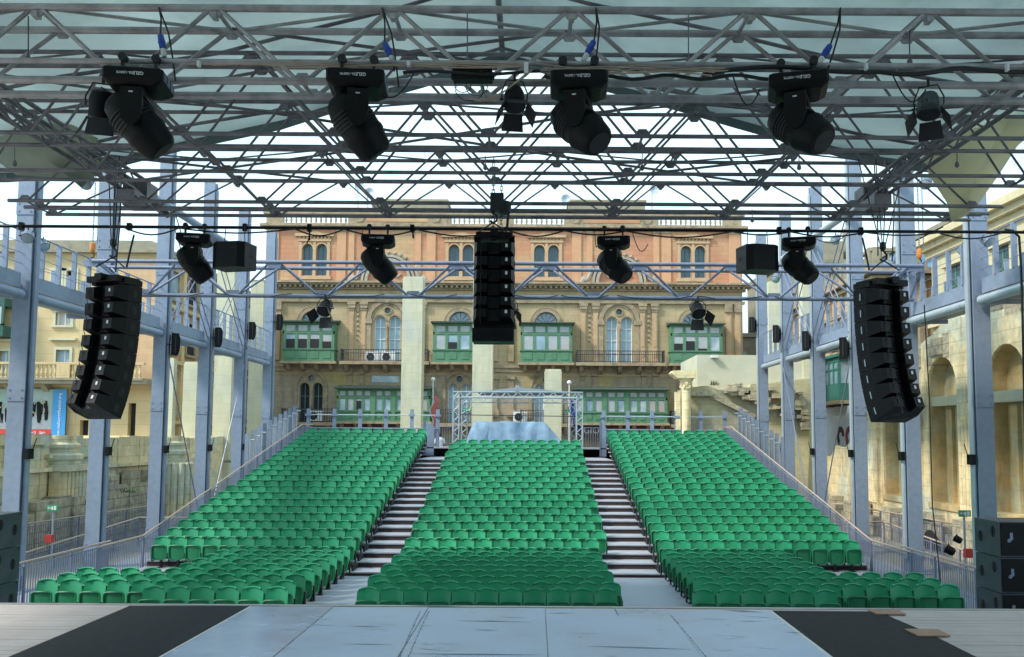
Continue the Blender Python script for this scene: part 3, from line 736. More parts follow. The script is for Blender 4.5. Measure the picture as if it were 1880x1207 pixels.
tag(b.build('loose_wire', M_cable, smooth=60), 'thin loose wire loops hanging under the black box on the near pipe', 'wire')
for u, v, w, h in ((966, 126, 8, 20), (1590, 123, 5, 12), (1849, 124, 5, 14), (365, 118, 5, 10), (750, 118, 6, 9)):
    p = PX(u, v, 10.64); tag(MB().cbox(p, (w*.0067, .06, h*.0067)).build('cable_tie', M_white), {966: 'widest white tape wrap on the near pipe, beside the tan cable bundle', 1590: 'white tape wrap on the black cable, right of the fourth moving head', 1849: 'white tape wrap on the black cable, rightmost on the near pipe', 365: 'small white wrap on the near pipe, right of the first moving head', 750: 'small white wrap on the near pipe, right of the second moving head'}[u], 'tape', 'white tape wraps on the pipe')
p = PX(868, 140, 10.8)
t = thing('distribution_box', 'flat black electrical box fixed under the near pipe left of the tan cables', 'box', p)
MB().cbox(p, (.50, .16, .14)).cbox(p+Vector((0, 0, .08)), (.42, .1, .05)).build('case', M_black, t)
MB().cbox(p+Vector((.26, 0, 0)), (.03, .08, .08)).cbox(p+Vector((-.26, 0, 0)), (.03, .08, .08)).cbox(p+Vector((.10, -.085, .02)), (.05, .01, .015)).build('socket', M_foot, t)

# ============================================================ moving heads
M_letter = mat('white_lettering', (.8, .82, .85), .5, var=.02)
def moving_head(label, loc, tilt, yaw=0, pan=0, fwd=0, group='moving head spotlights'):
    t = thing('moving_head', label, 'spotlight', loc, group, rz=yaw)
    B = MB()
    def ring(z, hx, hy, ch): return [(-hx+ch, -hy, z), (hx-ch, -hy, z), (hx, -hy+ch, z), (hx, hy-ch, z), (hx-ch, hy, z), (-hx+ch, hy, z), (-hx, hy-ch, z), (-hx, -hy+ch, z)]
    R_ = [ring(-.10, .33, .27, .04), ring(-.12, .355, .30, .03), ring(-.25, .355, .30, .03), ring(-.265, .345, .29, .03), ring(-.32, .27, .25, .05)]
    vs_ = sum(R_, []); f_ = []
    for k in range(len(R_)-1):
        for i in range(8): f_.append((k*8+i, k*8+(i+1) % 8, (k+1)*8+(i+1) % 8, (k+1)*8+i))
    f_ += [tuple(range(7, -1, -1)), tuple(range(len(vs_)-8, len(vs_)))]
    B.add(vs_, f_)
    base = B.build('base', M_black, t, rel=False)
    for s in (-1, 1):
        V = MB()
        for k in range(3): V.box(s*.357-.006, s*.357+.006, -.22+.16*k, -.11+.16*k, -.235, -.135)
        V.build('side_vent', M_rail, base, rel=False)
        MB().box(s*.2-.02, s*.2+.02, -.03, .03, -.10, .08).tube((s*.2, -.05, .12), (s*.2, .05, .12), .055, 10).build('clamp', M_foot, t, rel=False)
    tx = text('GELE', .058, base, M_letter, M=Matrix.Translation((.075, -.304, -.19)) @ FACE_CAM @ Matrix.Rotation(pi, 4, 'Z'))
    tx = text('GL-1200YK', .040, base, M_letter, M=Matrix.Translation((-.085, -.304, -.19)) @ FACE_CAM @ Matrix.Rotation(pi, 4, 'Z'))
    YM = Matrix.Rotation(pan, 4, 'Z')
    Yk = MB(); Yk.lathe([(.12, -.31), (.12, -.36)], 16, YM); Yk.box(-.13, .13, -.27, .27, -.44, -.35, YM)
    for s in (-1, 1):
        Yk.prism([(-.13, -.37), (.13, -.37), (.135, -.60), (.10, -.78), (.04, -.83), (-.04, -.83), (-.10, -.78), (-.135, -.60)], s*.28-.03, s*.28+.03, 'y', YM)
    Yk.build('yoke', M_black, t, rel=False)
    MB().cbox((-.0, -.312, -.43), (.05, .004, .014), YM).build('badge', M_white, t, rel=False)
    H = YM @ Matrix.Translation((0, 0, -.71)) @ Matrix.Rotation(fwd, 4, 'X') @ Matrix.Rotation(tilt, 4, 'Y') @ Matrix.Diagonal((1.10, 1.0, .95, 1))
    hb = MB().lathe([(.02, .43), (.13, .42), (.19, .36), (.225, .22), (.235, .05), (.23, -.12), (.24, -.16), (.24, -.20), (.225, -.24), (.20, -.42), (.17, -.47), (.02, -.475)], 20, H).build('head', M_black, t, 35, rel=False)
    g = MB()
    for k in range(5): g.lathe([(.228, .20-.05*k), (.243, .195-.05*k), (.243, .18-.05*k), (.228, .175-.05*k)], 20, H)
    g.build('cooling_rib', M_foot, hb, rel=False)
    MB().lathe([(.14, -.476), (.14, -.482), (.01, -.49)], 20, H).build('lens', M_shade, hb, 40, rel=False)
    return t
MHL = [('big black moving head on the near pipe, leftmost of the front four', 262, -42, 8, 0, 10), ('big black moving head on the near pipe, second of the front four from the left', 660, -36, 4, 8, 8),
       ('big black moving head on the near pipe, third of the front four from the left', 1062, -40, -2, -12, -28), ('big black moving head on the near pipe, rightmost of the front four', 1460, -44, -14, -10, -30)]
for lb, u, tl, yw, pn, fw in MHL:
    p = P(u, 119, 10.8); moving_head(lb, (p.x, 10.72, zc-.12), R(tl), R(yw), R(pn), R(fw))
for lb, u, tl, yw, pn, fw in [('small distant moving head on the rear bar, leftmost of four, beside a black speaker box', 360, -38, 12, 0, 8), ('small distant moving head on the rear bar, second of four from the left', 696, -42, 6, 0, 6),
       ('small distant moving head on the rear bar, just right of the central speaker column', 1126, -42, -6, -10, -25), ('small distant moving head on the rear bar, rightmost of four', 1464, -40, -14, -8, -28)]:
    p = P(u, 421, 19); moving_head(lb, (p.x, 18.95, ZB-.10), R(tl), R(yw), R(pn), R(fw))
# blue mains connectors
for i, (u, v0, v1, uc, vc, ang, lb) in enumerate(((292, 15, 148, 297, 78, -12, 'above the leftmost big moving head'), (702, 15, 160, 712, 92, -25, 'above the second big moving head'), (1094, 15, 120, 1084, 88, 28, 'above the third big moving head'), (1543, 15, 130, 1517, 95, 32, 'above the rightmost big moving head'))):
    t = thing('mains_connector', 'blue and white mains plug hanging on black cable %s' % lb, 'plug', P(uc, vc, 10.9), 'blue mains plugs')
    c = P(uc, vc, 10.9); M = Matrix.Translation(c) @ Matrix.Rotation(R(ang), 4, 'Y')
    MB().lathe([(.02, -.10), (.042, -.08), (.045, -.01), (.05, 0), (.045, .01), (.038, .09), (.02, .11)], 12, M).build('plug', M_blue, t, 40)
    MB().lathe([(.03, -.20), (.036, -.19), (.034, -.10), (.03, -.09)], 12, M).build('sleeve', M_white, t, 40)
    dn = M @ Vector((0, 0, -.2)); up_ = M @ Vector((0, 0, .1)); tp = P(u, v0, 11.05); bt = P(u+(30 if i < 2 else (-2 if i == 2 else -24)), v1, 10.75)
    MB().path([tp, tp.lerp(up_, .4)+Vector((.02, 0, 0)), up_], .012, 6).build('cable', M_cable, t)
    MB().path([tp, tp.lerp(bt, .35)+Vector((.05, 0, 0)), tp.lerp(bt, .7)+Vector((.03, 0, 0)), bt], .012, 6).build('cable', M_cable, t)
    MB().path([dn, dn+Vector((.0, 0, -.1))], .014, 6).build('cable', M_cable, t)

# ============================================================ fresnels with barn doors
M_gcan = mat('grey_can', (.20, .24, .32), .35, .5)
def fresnel(label, loc, rz, tilt, s=1.0, group='barn door stage lights', drop=.38, mbody=None, doors=True, cat='stage light'):
    t = thing('stage_light', label, cat, loc, group); t.scale = (s, s, s)
    mb_ = mbody or M_black
    A = Matrix.Rotation(rz, 4, 'Z'); H = A @ Matrix.Translation((0, 0, -drop)) @ Matrix.Rotation(tilt, 4, 'X')
    MB().lathe([(.06, .22), (.12, .20), (.155, .10), (.16, -.04), (.17, -.06), (.17, -.12), (.15, -.13)], 14, H).build('body', mb_, t, 40, rel=False)
    MB().lathe([(.145, -.131), (.10, -.15), (.01, -.16)], 14, H).build('lens', M_shade if mbody is not M_gcan else M_glass, t, 50, rel=False)
    y = [(-.19, 0, -drop), (-.20, 0, -drop+.12), (-.12, 0, -.07), (.12, 0, -.07), (.20, 0, -drop+.12), (.19, 0, -drop)]
    MB().path(y, .012, 6, A).tube((0, 0, -.07), (0, 0, .04), .02, 8, M=A).tube((.17, 0, -drop), (.23, 0, -drop), .02, 8, M=A).build('yoke', M_foot, t, rel=False)
    if doors:
        for k in range(4):
            Q = H @ Matrix.Rotation(k*pi/2, 4, 'Z') @ Matrix.Translation((0, .165, -.13)) @ Matrix.Rotation(R(28 if k % 2 else 40), 4, 'X')
            MB().add([(-.14, 0, 0), (.14, 0, 0), (.17, 0, -.26), (-.17, 0, -.26), (-.14, .008, 0), (.14, .008, 0), (.17, .008, -.26), (-.17, .008, -.26)], [(0, 1, 2, 3), (7, 6, 5, 4), (0, 4, 5, 1), (1, 5, 6, 2), (2, 6, 7, 3), (3, 7, 4, 0)], Q).build('barn_door', M_foot, t, rel=False)
    return t
def at(u, v, Y): return P(u, v, Y)
fresnel('black barn door light on the near pipe, left of the first moving head', at(190, 145, 11.0), R(20), R(22), 1.0)
fresnel('black barn door light on the near pipe, right of the middle cable bundle', at(945, 140, 11.0), R(190), R(18), .85)
fresnel('black barn door light with silver side on the near pipe, far right', at(1704, 150, 11.0), R(150), R(22), .9, mbody=mat('silver_can', (.10, .11, .12), .25, .7))
fresnel('barn door light under the pale truss, over the left green balcony', (P(597, 548, 24.6).x, 24.6, ZTL), R(-15), R(-40), 1.2, drop=.30)
fresnel('barn door light under the pale truss, over the right green balcony', (P(1281, 548, 24.6).x, 24.6, ZTL), R(10), R(-40), 1.2, drop=.30)
fresnel('barn door light half hidden behind the central speaker column', (P(935, 548, 24.6).x, 24.6, ZTL), R(0), R(-40), 1.2, drop=.30)
M_gcan = mat('grey_can', (.20, .24, .32), .35, .5)
for u, v, Y, rz, lb in ((1425, 500, 30, 130, 'small silver floodlight on the right, left of the fourth column, low'), (1534, 430, 27, 130, 'small silver floodlight at the right between two steel columns'), (1612, 385, 24, 150, 'small silver floodlight hanging above the right speaker array'), (1700, 322, 20, 140, 'grey floodlight beside the point of the yellow-green flap'), (1812, 428, 20, 200, 'small floodlight on the nearest right steel column'),
                        (52, 420, 19.5, 200, 'small floodlight on the nearest left steel column'), (80, 438, 22, 230, 'grey lamp beside the nearest left column'), (160, 320, 18, 180, 'lamp at the tip of the left fabric flap'), (1640, 470, 32, 100, 'tiny lamp behind the right speaker array'), (1768, 447, 22.5, 90, 'round lamp on the right walkway railing')):
    fresnel(lb, at(u, v, Y), R(rz), R(48), .8 if Y < 29 else .9, 'small floodlights on the structure', .22, M_gcan, False, 'floodlight')
t1 = fresnel('small black lamp on the right ramp railing, upper of two', at(1757, 982, 20), R(60), R(120), .5, 'lamps on the right ramp railing', .2, None, False, 'lamp')
t1 = fresnel('small black lamp on the right ramp railing, lower of two', at(1742, 1000, 19.5), R(60), R(120), .6, 'lamps on the right ramp railing', .2, None, False, 'lamp')

# ============================================================ chains, hoists, line arrays
def chain(name, label, x, y, z0, z1, r=.02, grp='lifting chains', m=M_foot):
    b = MB(); L = r*3.2; z = z0; k = 0
    while z > z1:
        d = (r*.75, 0) if k % 2 else (0, r*.75)
        for s in (-1, 1): b.tube((x+s*d[0], y+s*d[1], z), (x+s*d[0], y+s*d[1], z-L), r*.3, 4)
        b.tube((x-d[0], y-d[1], z), (x+d[0], y+d[1], z), r*.3, 4).tube((x-d[0], y-d[1], z-L), (x+d[0], y+d[1], z-L), r*.3, 4)
        z -= L*.85; k += 1
    return tag(b.build(name, m), label, 'chain', grp)
def cab_mesh(w, h, hb, d):
    pl = [(-w/2, d*.5), (w/2, d*.5), (w/2, -.02), (w*.42, -d*.5), (w*.17, -d*.5), (w*.14, -d*.22), (-w*.14, -d*.22), (-w*.17, -d*.5), (-w*.42, -d*.5), (-w/2, -.02)]
    n = len(pl)
    hf = lambda y: (h if y > 0 else h+(hb-h)*min(1, -y/(d*.5)))
    vs_ = [(x, y, -h/2-hf(y)/2) for x, y in pl]+[(x, y, -h/2+hf(y)/2) for x, y in pl]
    return vs_, [(i, (i+1) % n, n+(i+1) % n, n+i) for i in range(n)]+[tuple(range(n-1, -1, -1)), tuple(range(n, 2*n))]
def line_array(label, loc, yaw, n, w, h, d, tilts, hb=None, side=1):
    t = thing('line_array', label, 'speaker array', loc, 'hanging speaker arrays', rz=yaw)
    hb = hb or h*.60
    MB().box(-w*.45, w*.45, -d*.45, d*.45, -.02, .10).box(-w*.1, w*.1, -d*.6, d*.6, .0, .13).box(-w*.5, -w*.36, -d*.2, d*.5, -.05, .06).box(w*.36, w*.5, -d*.2, d*.5, -.05, .06).build('bumper_frame', M_cab, t, rel=False)
    T = Vector((0, d*.5, -.06))
    for k in range(n):
        a = tilts[k]; RX = Matrix.Rotation(R(-a), 4, 'X')
        Q = Matrix.Translation(T) @ RX @ Matrix.Translation((0, -d*.5, 0))
        c = MB().add(*cab_mesh(w, h*.97, hb, d), Q).build('cabinet', M_cab, t, rel=False)
        for s in (-1, 1):
            hq = MB(); hq.prism([(.13+.075*cos(j*pi/6), -h/2+.095*sin(j*pi/6)) for j in range(12)], s*w*.501-.004, s*w*.501+.004, 'x', Q).build('handle', M_shade, c, rel=False)
            MB().box(s*w*.503-.006, s*w*.503+.006, .118, .142, -h/2-.07, -h/2+.07, Q).build('handle_bar', M_alu if side == s and side < 0 else M_foot, c, rel=False)
        px = w*.30
        MB().cbox((px, -d*.505, -h/2+.03), (.045, .006, .065), Q).build('connector_plate', M_white, c, rel=False)
        MB().path([(-w*.30, -d*.5, -h*.3), (-w*.33, -d*.58, -h*.8), (-w*.30, -d*.52, -h*1.25)], .008, 5, Q).build('link_cable', M_cable, c, rel=False)
        T = T+(RX.to_3x3() @ Vector((0, 0, -h)))
    return t
pl = P(208, 520, 17); pr = P(1619, 526, 17); pc = P(908, 440, 17)
line_array('tall curved black speaker array hanging on the left before the cream building', pl, R(-21), 8, .85, .335, .64, (0, 2, 4, 6, 9, 12, 16, 21), side=1)
line_array('tall curved black speaker array hanging on the right before the arched ruin', pr, R(21), 8, .85, .335, .64, (0, 2, 4, 6, 9, 12, 16, 21), side=-1)
line_array('shorter straight black speaker array hanging in the centre before the palazzo', pc, R(1), 6, .80, .285, .5, (0, 1, 3, 5, 8, 12), side=1)
t = thing('subwoofer', 'deep black speaker box hanging directly under the central speaker array', 'loudspeaker', (pc.x, pc.y, pc.z-1.8))
MB().prism([(-.40, -.33), (.40, -.33), (.40, .3), (-.40, .3)], pc.z-2.06, pc.z-1.80, 'z', Matrix.Translation((pc.x, pc.y, 0))).build('cabinet', M_cab, t)
MB().cbox((pc.x, pc.y-.335, pc.z-1.93), (.5, .01, .12)).build('rear_panel', M_black, t)
for lb, u, Y, vt, vb, xo in (('central speaker array', 905, 17, 290, 436, .06), ('left speaker array', 206, 17, 330, 500, 0), ('right speaker array', 1622, 17, 300, 506, 0)):
    a = P(u, vt, Y); c = P(u, vb, Y)
    if 'central' in lb:
        chain('lifting_chain', 'heavy dark chain rising from the %s to the roof truss' % lb, c.x, Y, a.z, c.z, .034)
        chain('lifting_chain', 'second chain loop hanging beside the %s chain' % lb, c.x+.16, Y, a.z-.5, c.z+.25, .028)
    t = thing('hoist_rigging', 'dark hook, shackle and sling legs above the %s' % lb, 'hook', (c.x, Y, c.z))
    MB().lathe([(.02, .12), (.06, .10), (.07, 0), (.03, -.06)], 8, Matrix.Translation((c.x, Y, c.z+.55))).path([(c.x, Y, c.z+.5), (c.x+.07, Y, c.z+.42), (c.x+.07, Y, c.z+.33), (c.x, Y, c.z+.28), (c.x-.06, Y, c.z+.33)], .022, 6).build('hook', M_foot, t)
    for s in (-1, 1):
        MB().tube((c.x, Y, c.z+.3), (c.x+s*.28, Y-.1, c.z+.08), .014).build('sling', M_foot, t)
    if 'central' not in lb:
        for dx, dz in ((-.45, 0), (.50, 0), (-.10, 0), (.12, 0)):
            MB().tube((c.x+dx*.1, Y, c.z+.6), (c.x+dx*(1 if 'right' in lb else .4), Y, c.z+2.35), .011, 5).build('sling', M_foot, t)
        sx = -1 if 'right' in lb else 1
        MB().path([(c.x+sx*.28, Y, c.z+.1), (c.x+sx*.33, Y, c.z+.4), (c.x+sx*.40, Y, c.z+.75)], .02, 5).build('cable', M_cable, t)
# node rigging clutter on the central truss
p = P(911, 372, 17)
t = thing('truss_hoist', 'dark chain hoist body and clamps at the central node of the fourth roof truss', 'hoist', p)
MB().cbox(p+Vector((.02, -.05, -.02)), (.26, .24, .34)).lathe([(.10, -.12), (.12, -.1), (.12, .1), (.10, .12)], 10, Matrix.Translation(p+Vector((.18, -.05, -.12)))).path([p+Vector((.12, 0, -.1)), p+Vector((.24, 0, -.25)), p+Vector((.22, 0, -.5)), p+Vector((.08, 0, -.55))], .03, 6).build('body', M_foot, t)
# two hung side speakers
for u, v, yaw, s, lb in ((430, 472, -12, 1, 'black box speaker hung on the rear bar beside the leftmost small moving head'), (1391, 477, 12, -1, 'black box speaker hung on the rear bar beside the rightmost small moving head')):
    p = P(u, v, 18.9)
    t = thing('hung_speaker', lb, 'loudspeaker', p, 'box speakers hung on the rear bar', rz=R(yaw))
    MB().prism([(-.38, -.22), (-.38, .28), (.38, .28), (.38, -.22), (.25, -.32), (-.25, -.32)], -.28, .28, 'z').build('cabinet', M_cab, t, rel=False)
    MB().box(-.34, .34, .282, .29, -.25, .25).build('grille', M_foot, t, rel=False)
    MB().prism([(.08+.05*cos(j*pi/5), .04*sin(j*pi/5)) for j in range(10)], s*.381-.004, s*.381+.004, 'x').build('handle', M_shade, t, rel=False)
    for dx in (-.25, .25): MB().tube((dx, 0, .28), (dx*.9, 0, ZB-p.z), .01, 5).build('suspension_wire', M_foot, t, rel=False)
# orange hooks
for u, v, Y, lb in ((170, 455, 24.6, 'left'), (1688, 466, 24.6, 'right')):
    p = P(u, v, Y); t = thing('hoist_hook', 'orange hoist hook block above the %s end of the pale truss' % lb, 'hook', p, 'orange hoist hooks')
    MB().lathe([(.05, .14), (.075, .12), (.08, .05), (.075, -.05), (.06, -.12), (.03, -.15)], 10, Matrix.Translation(p)).build('block', M_orange, t, 40)
    MB().path([p+Vector((0, 0, -.14)), p+Vector((.05, 0, -.2)), p+Vector((.04, 0, -.28)), p+Vector((-.04, 0, -.28))], .02, 6).build('hook', M_foot, t)
    chain('hoist_chain', 'pale chain running up from the %s orange hook' % lb, p.x, Y, p.z+3.2, p.z+.14, .022, 'hoist chains', M_rail)
    chain('hoist_chain', 'second pale chain beside the one over the %s orange hook' % lb, p.x+.12, Y, p.z+3.2, p.z+.14, .018, 'hoist chains', M_rail)
# drop bobs and thin wires under roof nodes
for u, v0, v1, Y, lb in ((1757, 262, 300, 15, 'far right'), (1179, 262, 306, 15, 'right of centre'), (891, 287, 305, 15, 'near the centre'), (1467, 287, 305, 15, 'below the fourth moving head'), (27, 262, 298, 15, 'far left'), (858, 20, 110, 11.3, 'above the tan cables'), (1264, 25, 110, 11.3, 'left of the fourth blue plug'), (1670, 55, 112, 11.3, 'above the silver barn door light'), (52, 30, 106, 11.3, 'at the upper left'), (1381, 385, 402, 17.5, 'beside the palazzo parapet corner')):
    a = P(u, v0, Y); c = P(u, v1, Y)
    tag(MB().tube(a, c, .009, 5).lathe([(.01, .04), (.035, .0), (.04, -.05), (.01, -.08)], 8, Matrix.Translation(c)).build('hanging_weight', M_pipe), 'short hanging wire with small weight %s, under the roof' % lb, 'weight', 'hanging wires with weights')
for u0, v0, u1, v1, Y, lb in ((1697, 560, 1712, 930, 19.5, 'long thin cable dropping in front of the second right column'), (1605, 300, 1612, 470, 18, 'thin cable left of the right array slings'), (1640, 300, 1638, 480, 18, 'thin cable right of the right array slings'), (568, 425, 563, 448, 19, 'short black cable end under the rear bar, over a palazzo window'), (223, 327, 212, 500, 18, 'thin cable above the left speaker array')):
    a = P(u0, v0, Y); c = P(u1, v1, Y); tag(MB().path([a, a.lerp(c, .5)+Vector((.03, 0, 0)), c], .014, 5).build('thin_cable', M_cable), lb, 'cable', 'thin drop cables')
a = P(1712, 930, 19.5); tag(MB().path([P(1712, 930, 19.5), P(1722, 1020, 19.3), P(1728, 1085, 19)], .014, 5).build('thin_cable', M_cable), 'lower length of the thin cable reaching the right ramp railing', 'cable', 'thin drop cables')
pp = [P(u, v, 19) for u, v in ((1845, 422), (1860, 424), (1871, 435), (1874, 480), (1877, 560), (1880, 700), (1886, 960))]
tag(MB().path(pp, .03, 6).build('feed_cable', M_cable, smooth=60), 'thick black cable bending down at the right end of the rear bar', 'cable')

# ============================================================ subwoofer stacks
for s, x0_, x1_, lb in ((1, 7.98, 9.3, 'right'), (-1, -10.5, -9.12, 'left')):
    for k in range(4):
        zz = .605*k
        t = thing('subwoofer', 'black subwoofer box, %s in the stack at the %s edge' % (['lowest', 'second from the bottom', 'third from the bottom', 'topmost'][k], lb), 'loudspeaker', ((x0_+x1_)/2, 15.3, zz), 'stacked subwoofers')
        xx = random.uniform(-.01, .01)
        MB().box(x0_+xx, x1_+xx, 15, 15.8, zz+.008, zz+.598).build('cabinet', mat('worn_cabinet', (.06, .065, .085), .35, 0, .35, 3, bump=.2, bs=100, stain=.3, stc=(.10, .11, .13)), t)
        MB().box(x0_+.03, x1_-.03, 14.985, 15.0, zz+.03, zz+.58).build('rear_panel', M_black, t)
        xs_ = x0_+xx if s > 0 else x1_+xx
        for hy, hz in ((15.18, .42), (15.6, .30)):
            MB().prism([(hy+.075*cos(j*pi/4+.39), zz+hz+.10*sin(j*pi/4+.39)) for j in range(8)], xs_-.006, xs_+.006, 'x').build('handle', M_shade, t)
            MB().box(xs_-s*.012-.006, xs_-s*.012+.006, hy-.008, hy+.008, zz+hz-.09, zz+hz+.09).build('handle_bar', M_foot, t)
        for hx in (.18, .95): MB().cbox((x0_+hx+.02, 14.98, zz+.38), (.05, .01, .07)).build('connector_plate', M_white if hx > .5 else M_rail, t)
        for hx in (.16, .17, .2): MB().lathe([(.03, 0), (.03, .01), (.01, .012)], 10, Matrix.Translation((x0_+hx, 14.985, zz+.12+hx)) @ Matrix.Rotation(R(90), 4, 'X')).build('socket', M_rail, t)

# ============================================================ front of house position
def lattice(chords, brace, p, q, w, n, up=Vector((0, 1, 0))):
    p = Vector(p); q = Vector(q); d = (q-p).normalized(); a = up; c = d.cross(a)
    cs = [(a*i+c*j)*w/2 for i in (-1, 1) for j in (-1, 1)]
    for o in cs: chords.tube(p+o, q+o, .025, 6)
    for k in range(n):
        t0 = p.lerp(q, k/n); t1 = p.lerp(q, (k+1)/n)
        for (i, j) in ((0, 1), (2, 3), (0, 2), (1, 3)):
            if k % 2: i, j = j, i
            brace.tube(t0+cs[i], t1+cs[j], .012, 5)
def gantry(label, xa, xb, Y, zt, z0=2.8):
    t = thing('gantry_truss', label, 'gantry', (xa, Y, z0), 'aluminium gantry frames')
    for nm, p, q, n in (('post', (xa, Y, z0), (xa, Y, zt), 12), ('post', (xb, Y, z0), (xb, Y, zt), 12), ('crossbeam', (xa-.15, Y, zt), (xb+.15, Y, zt), 22)):
        a = MB(); b_ = MB(); lattice(a, b_, p, q, .27, n); o = a.build(nm, M_alu, t); b_.build('lacing', M_alu, o)
    MB().cbox((xa, Y, z0+.02), (.7, .7, .04)).cbox((xb, Y, z0+.02), (.7, .7, .04)).build('base_plate', M_alu, t)
pa = P(838, 725, 40.5); pb = P(1064, 726, 40.5)
gantry('front aluminium gantry around the sheeted mixing desk', pa.x, pb.x, 40.5, pa.z)
gantry('rear aluminium gantry behind the sheeted mixing desk', pa.x+.15, pb.x-.15, 43.6, pa.z-.1)
tp = P(950, 712, 42); a = P(880, 722, 42); c = P(1040, 722, 42)
t = thing('canopy', 'low grey pitched canopy on top of the gantry over the mixing desk', 'canopy', (tp.x, 42, tp.z))
MB().add([(a.x, 40.9, a.z), (c.x, 40.9, c.z), (c.x, 43.3, c.z), (a.x, 43.3, a.z), (tp.x, 42, tp.z+.02), (a.x, 40.9, a.z-.06), (c.x, 40.9, c.z-.06), (c.x, 43.3, c.z-.06), (a.x, 43.3, a.z-.06)], [(0, 1, 4), (1, 2, 4), (2, 3, 4), (3, 0, 4), (5, 6, 1, 0), (6, 7, 2, 1), (7, 8, 3, 2), (8, 5, 0, 3), (8, 7, 6, 5)]).build('fabric', mat('grey_canvas', (.12, .15, .18), .7), t)
MB().cbox((tp.x+.02, 40.4, tp.z-.12), (.18, .14, .26)).build('winch', M_alu, t)
# mixing desk under plastic sheeting
t = thing('mixing_desk', 'dark mixing desk and racks standing under blue translucent plastic sheeting', 'desk', (P(935, 800, 40).x, 40.6, 2.83))
x0d = P(858, 790, 40).x; x1d = P(1000, 790, 40).x
MB().box(x0d+.3, x1d-.1, 40.2, 41.0, 2.84, 3.75).prism([(40.2, 3.75), (41.0, 4.05), (41.0, 3.75)], x0d+.5, x1d-.3, 'x').build('body', M_black, t)
MB().cbox(((x0d+x1d)/2+.2, 40.7, 4.22), (1.6, .08, .45)).cbox((x1d-.6, 40.8, 4.25), (.5, .06, .35)).build('screen', M_shade, t)
for k in range(3): MB().cbox((x1d+.35+.05*k, 40.6, 2.84+.28*k+.14), (.6, .5, .27)).build('rack_case', M_black, t)
random.seed(3)
x1s = P(1035, 800, 40).x
def zs(i, n):
    u = i/n
    return 4.52 if .06 < u < .80 else (4.52-(u-.80)/.2*1.0 if u >= .8 else 4.52-(.06-u)/.06*.7)
vs_ = []; f_ = []; n = 28; m = 10
prf = [(40.0, 0), (39.95, .25), (39.98, .5), (40.0, .75), (40.08, .97), (40.25, 1.0), (40.7, .98), (41.1, 1.0), (41.3, .8), (41.35, .4), (41.35, 0)]
for j, (y, h) in enumerate(prf):
    for i in range(n+1):
        x = x0d+(x1s-x0d)*i/n; z = 2.85+(zs(i, n)-2.85)*h; k = random.uniform(-.05, .05)
        vs_.append((x+.06*(1-h)*(-1 if i == 0 else (1 if i == n else 0))*3, y+k+.05*sin(i*1.3), z+random.uniform(-.03, .03)*(h > .2)))
f_ = [(j*(n+1)+i, j*(n+1)+i+1, (j+1)*(n+1)+i+1, (j+1)*(n+1)+i) for j in range(len(prf)-1) for i in range(n)]
o = MB().add(vs_, f_).build('plastic_sheet', M_sheet, smooth=50); md = o.modifiers.new('t', 'SOLIDIFY'); md.thickness = .01
tag(o, 'crumpled translucent blue plastic sheet draped over the mixing desk', 'sheet')
for u, v, lb in ((857, 752.5, 'on the left'), (1042, 755, 'on the right, by the pale pillar')):
    p = P(u, v, 41.8); t = thing('exit_sign', 'green emergency exit sign above the mixing desk %s' % lb, 'sign', p, 'exit signs over the mixing desk')
    MB().cbox(p, (.36, .05, .14)).build('panel', M_green, t)
    q = p+Vector((0, -.03, 0))
    MB().box(q.x+.09, q.x+.15, q.y, q.y+.006, q.z-.05, q.z+.05).box(q.x-.15, q.x-.08, q.y, q.y+.006, q.z-.012, q.z+.012).prism([(q.x-.17, q.z), (q.x-.13, q.z+.035), (q.x-.13, q.z-.035)], q.y, q.y+.006).box(q.x-.01, q.x+.03, q.y, q.y+.006, q.z-.02, q.z+.03).box(q.x-.04, q.x+.05, q.y, q.y+.006, q.z-.05, q.z-.03).build('pictogram', M_white, t)
    MB().tube((p.x, 41.85, 3.3), (p.x, 41.85, p.z-.07), .02).build('stand', M_rail, t)
t = thing('tie_bar', 'thin dark cable tied across the gantry between the exit signs', 'cable', P(950, 763, 41))
MB().tube(P(845, 762, 41), P(1060, 765, 41), .018).build('cable', M_foot, t)
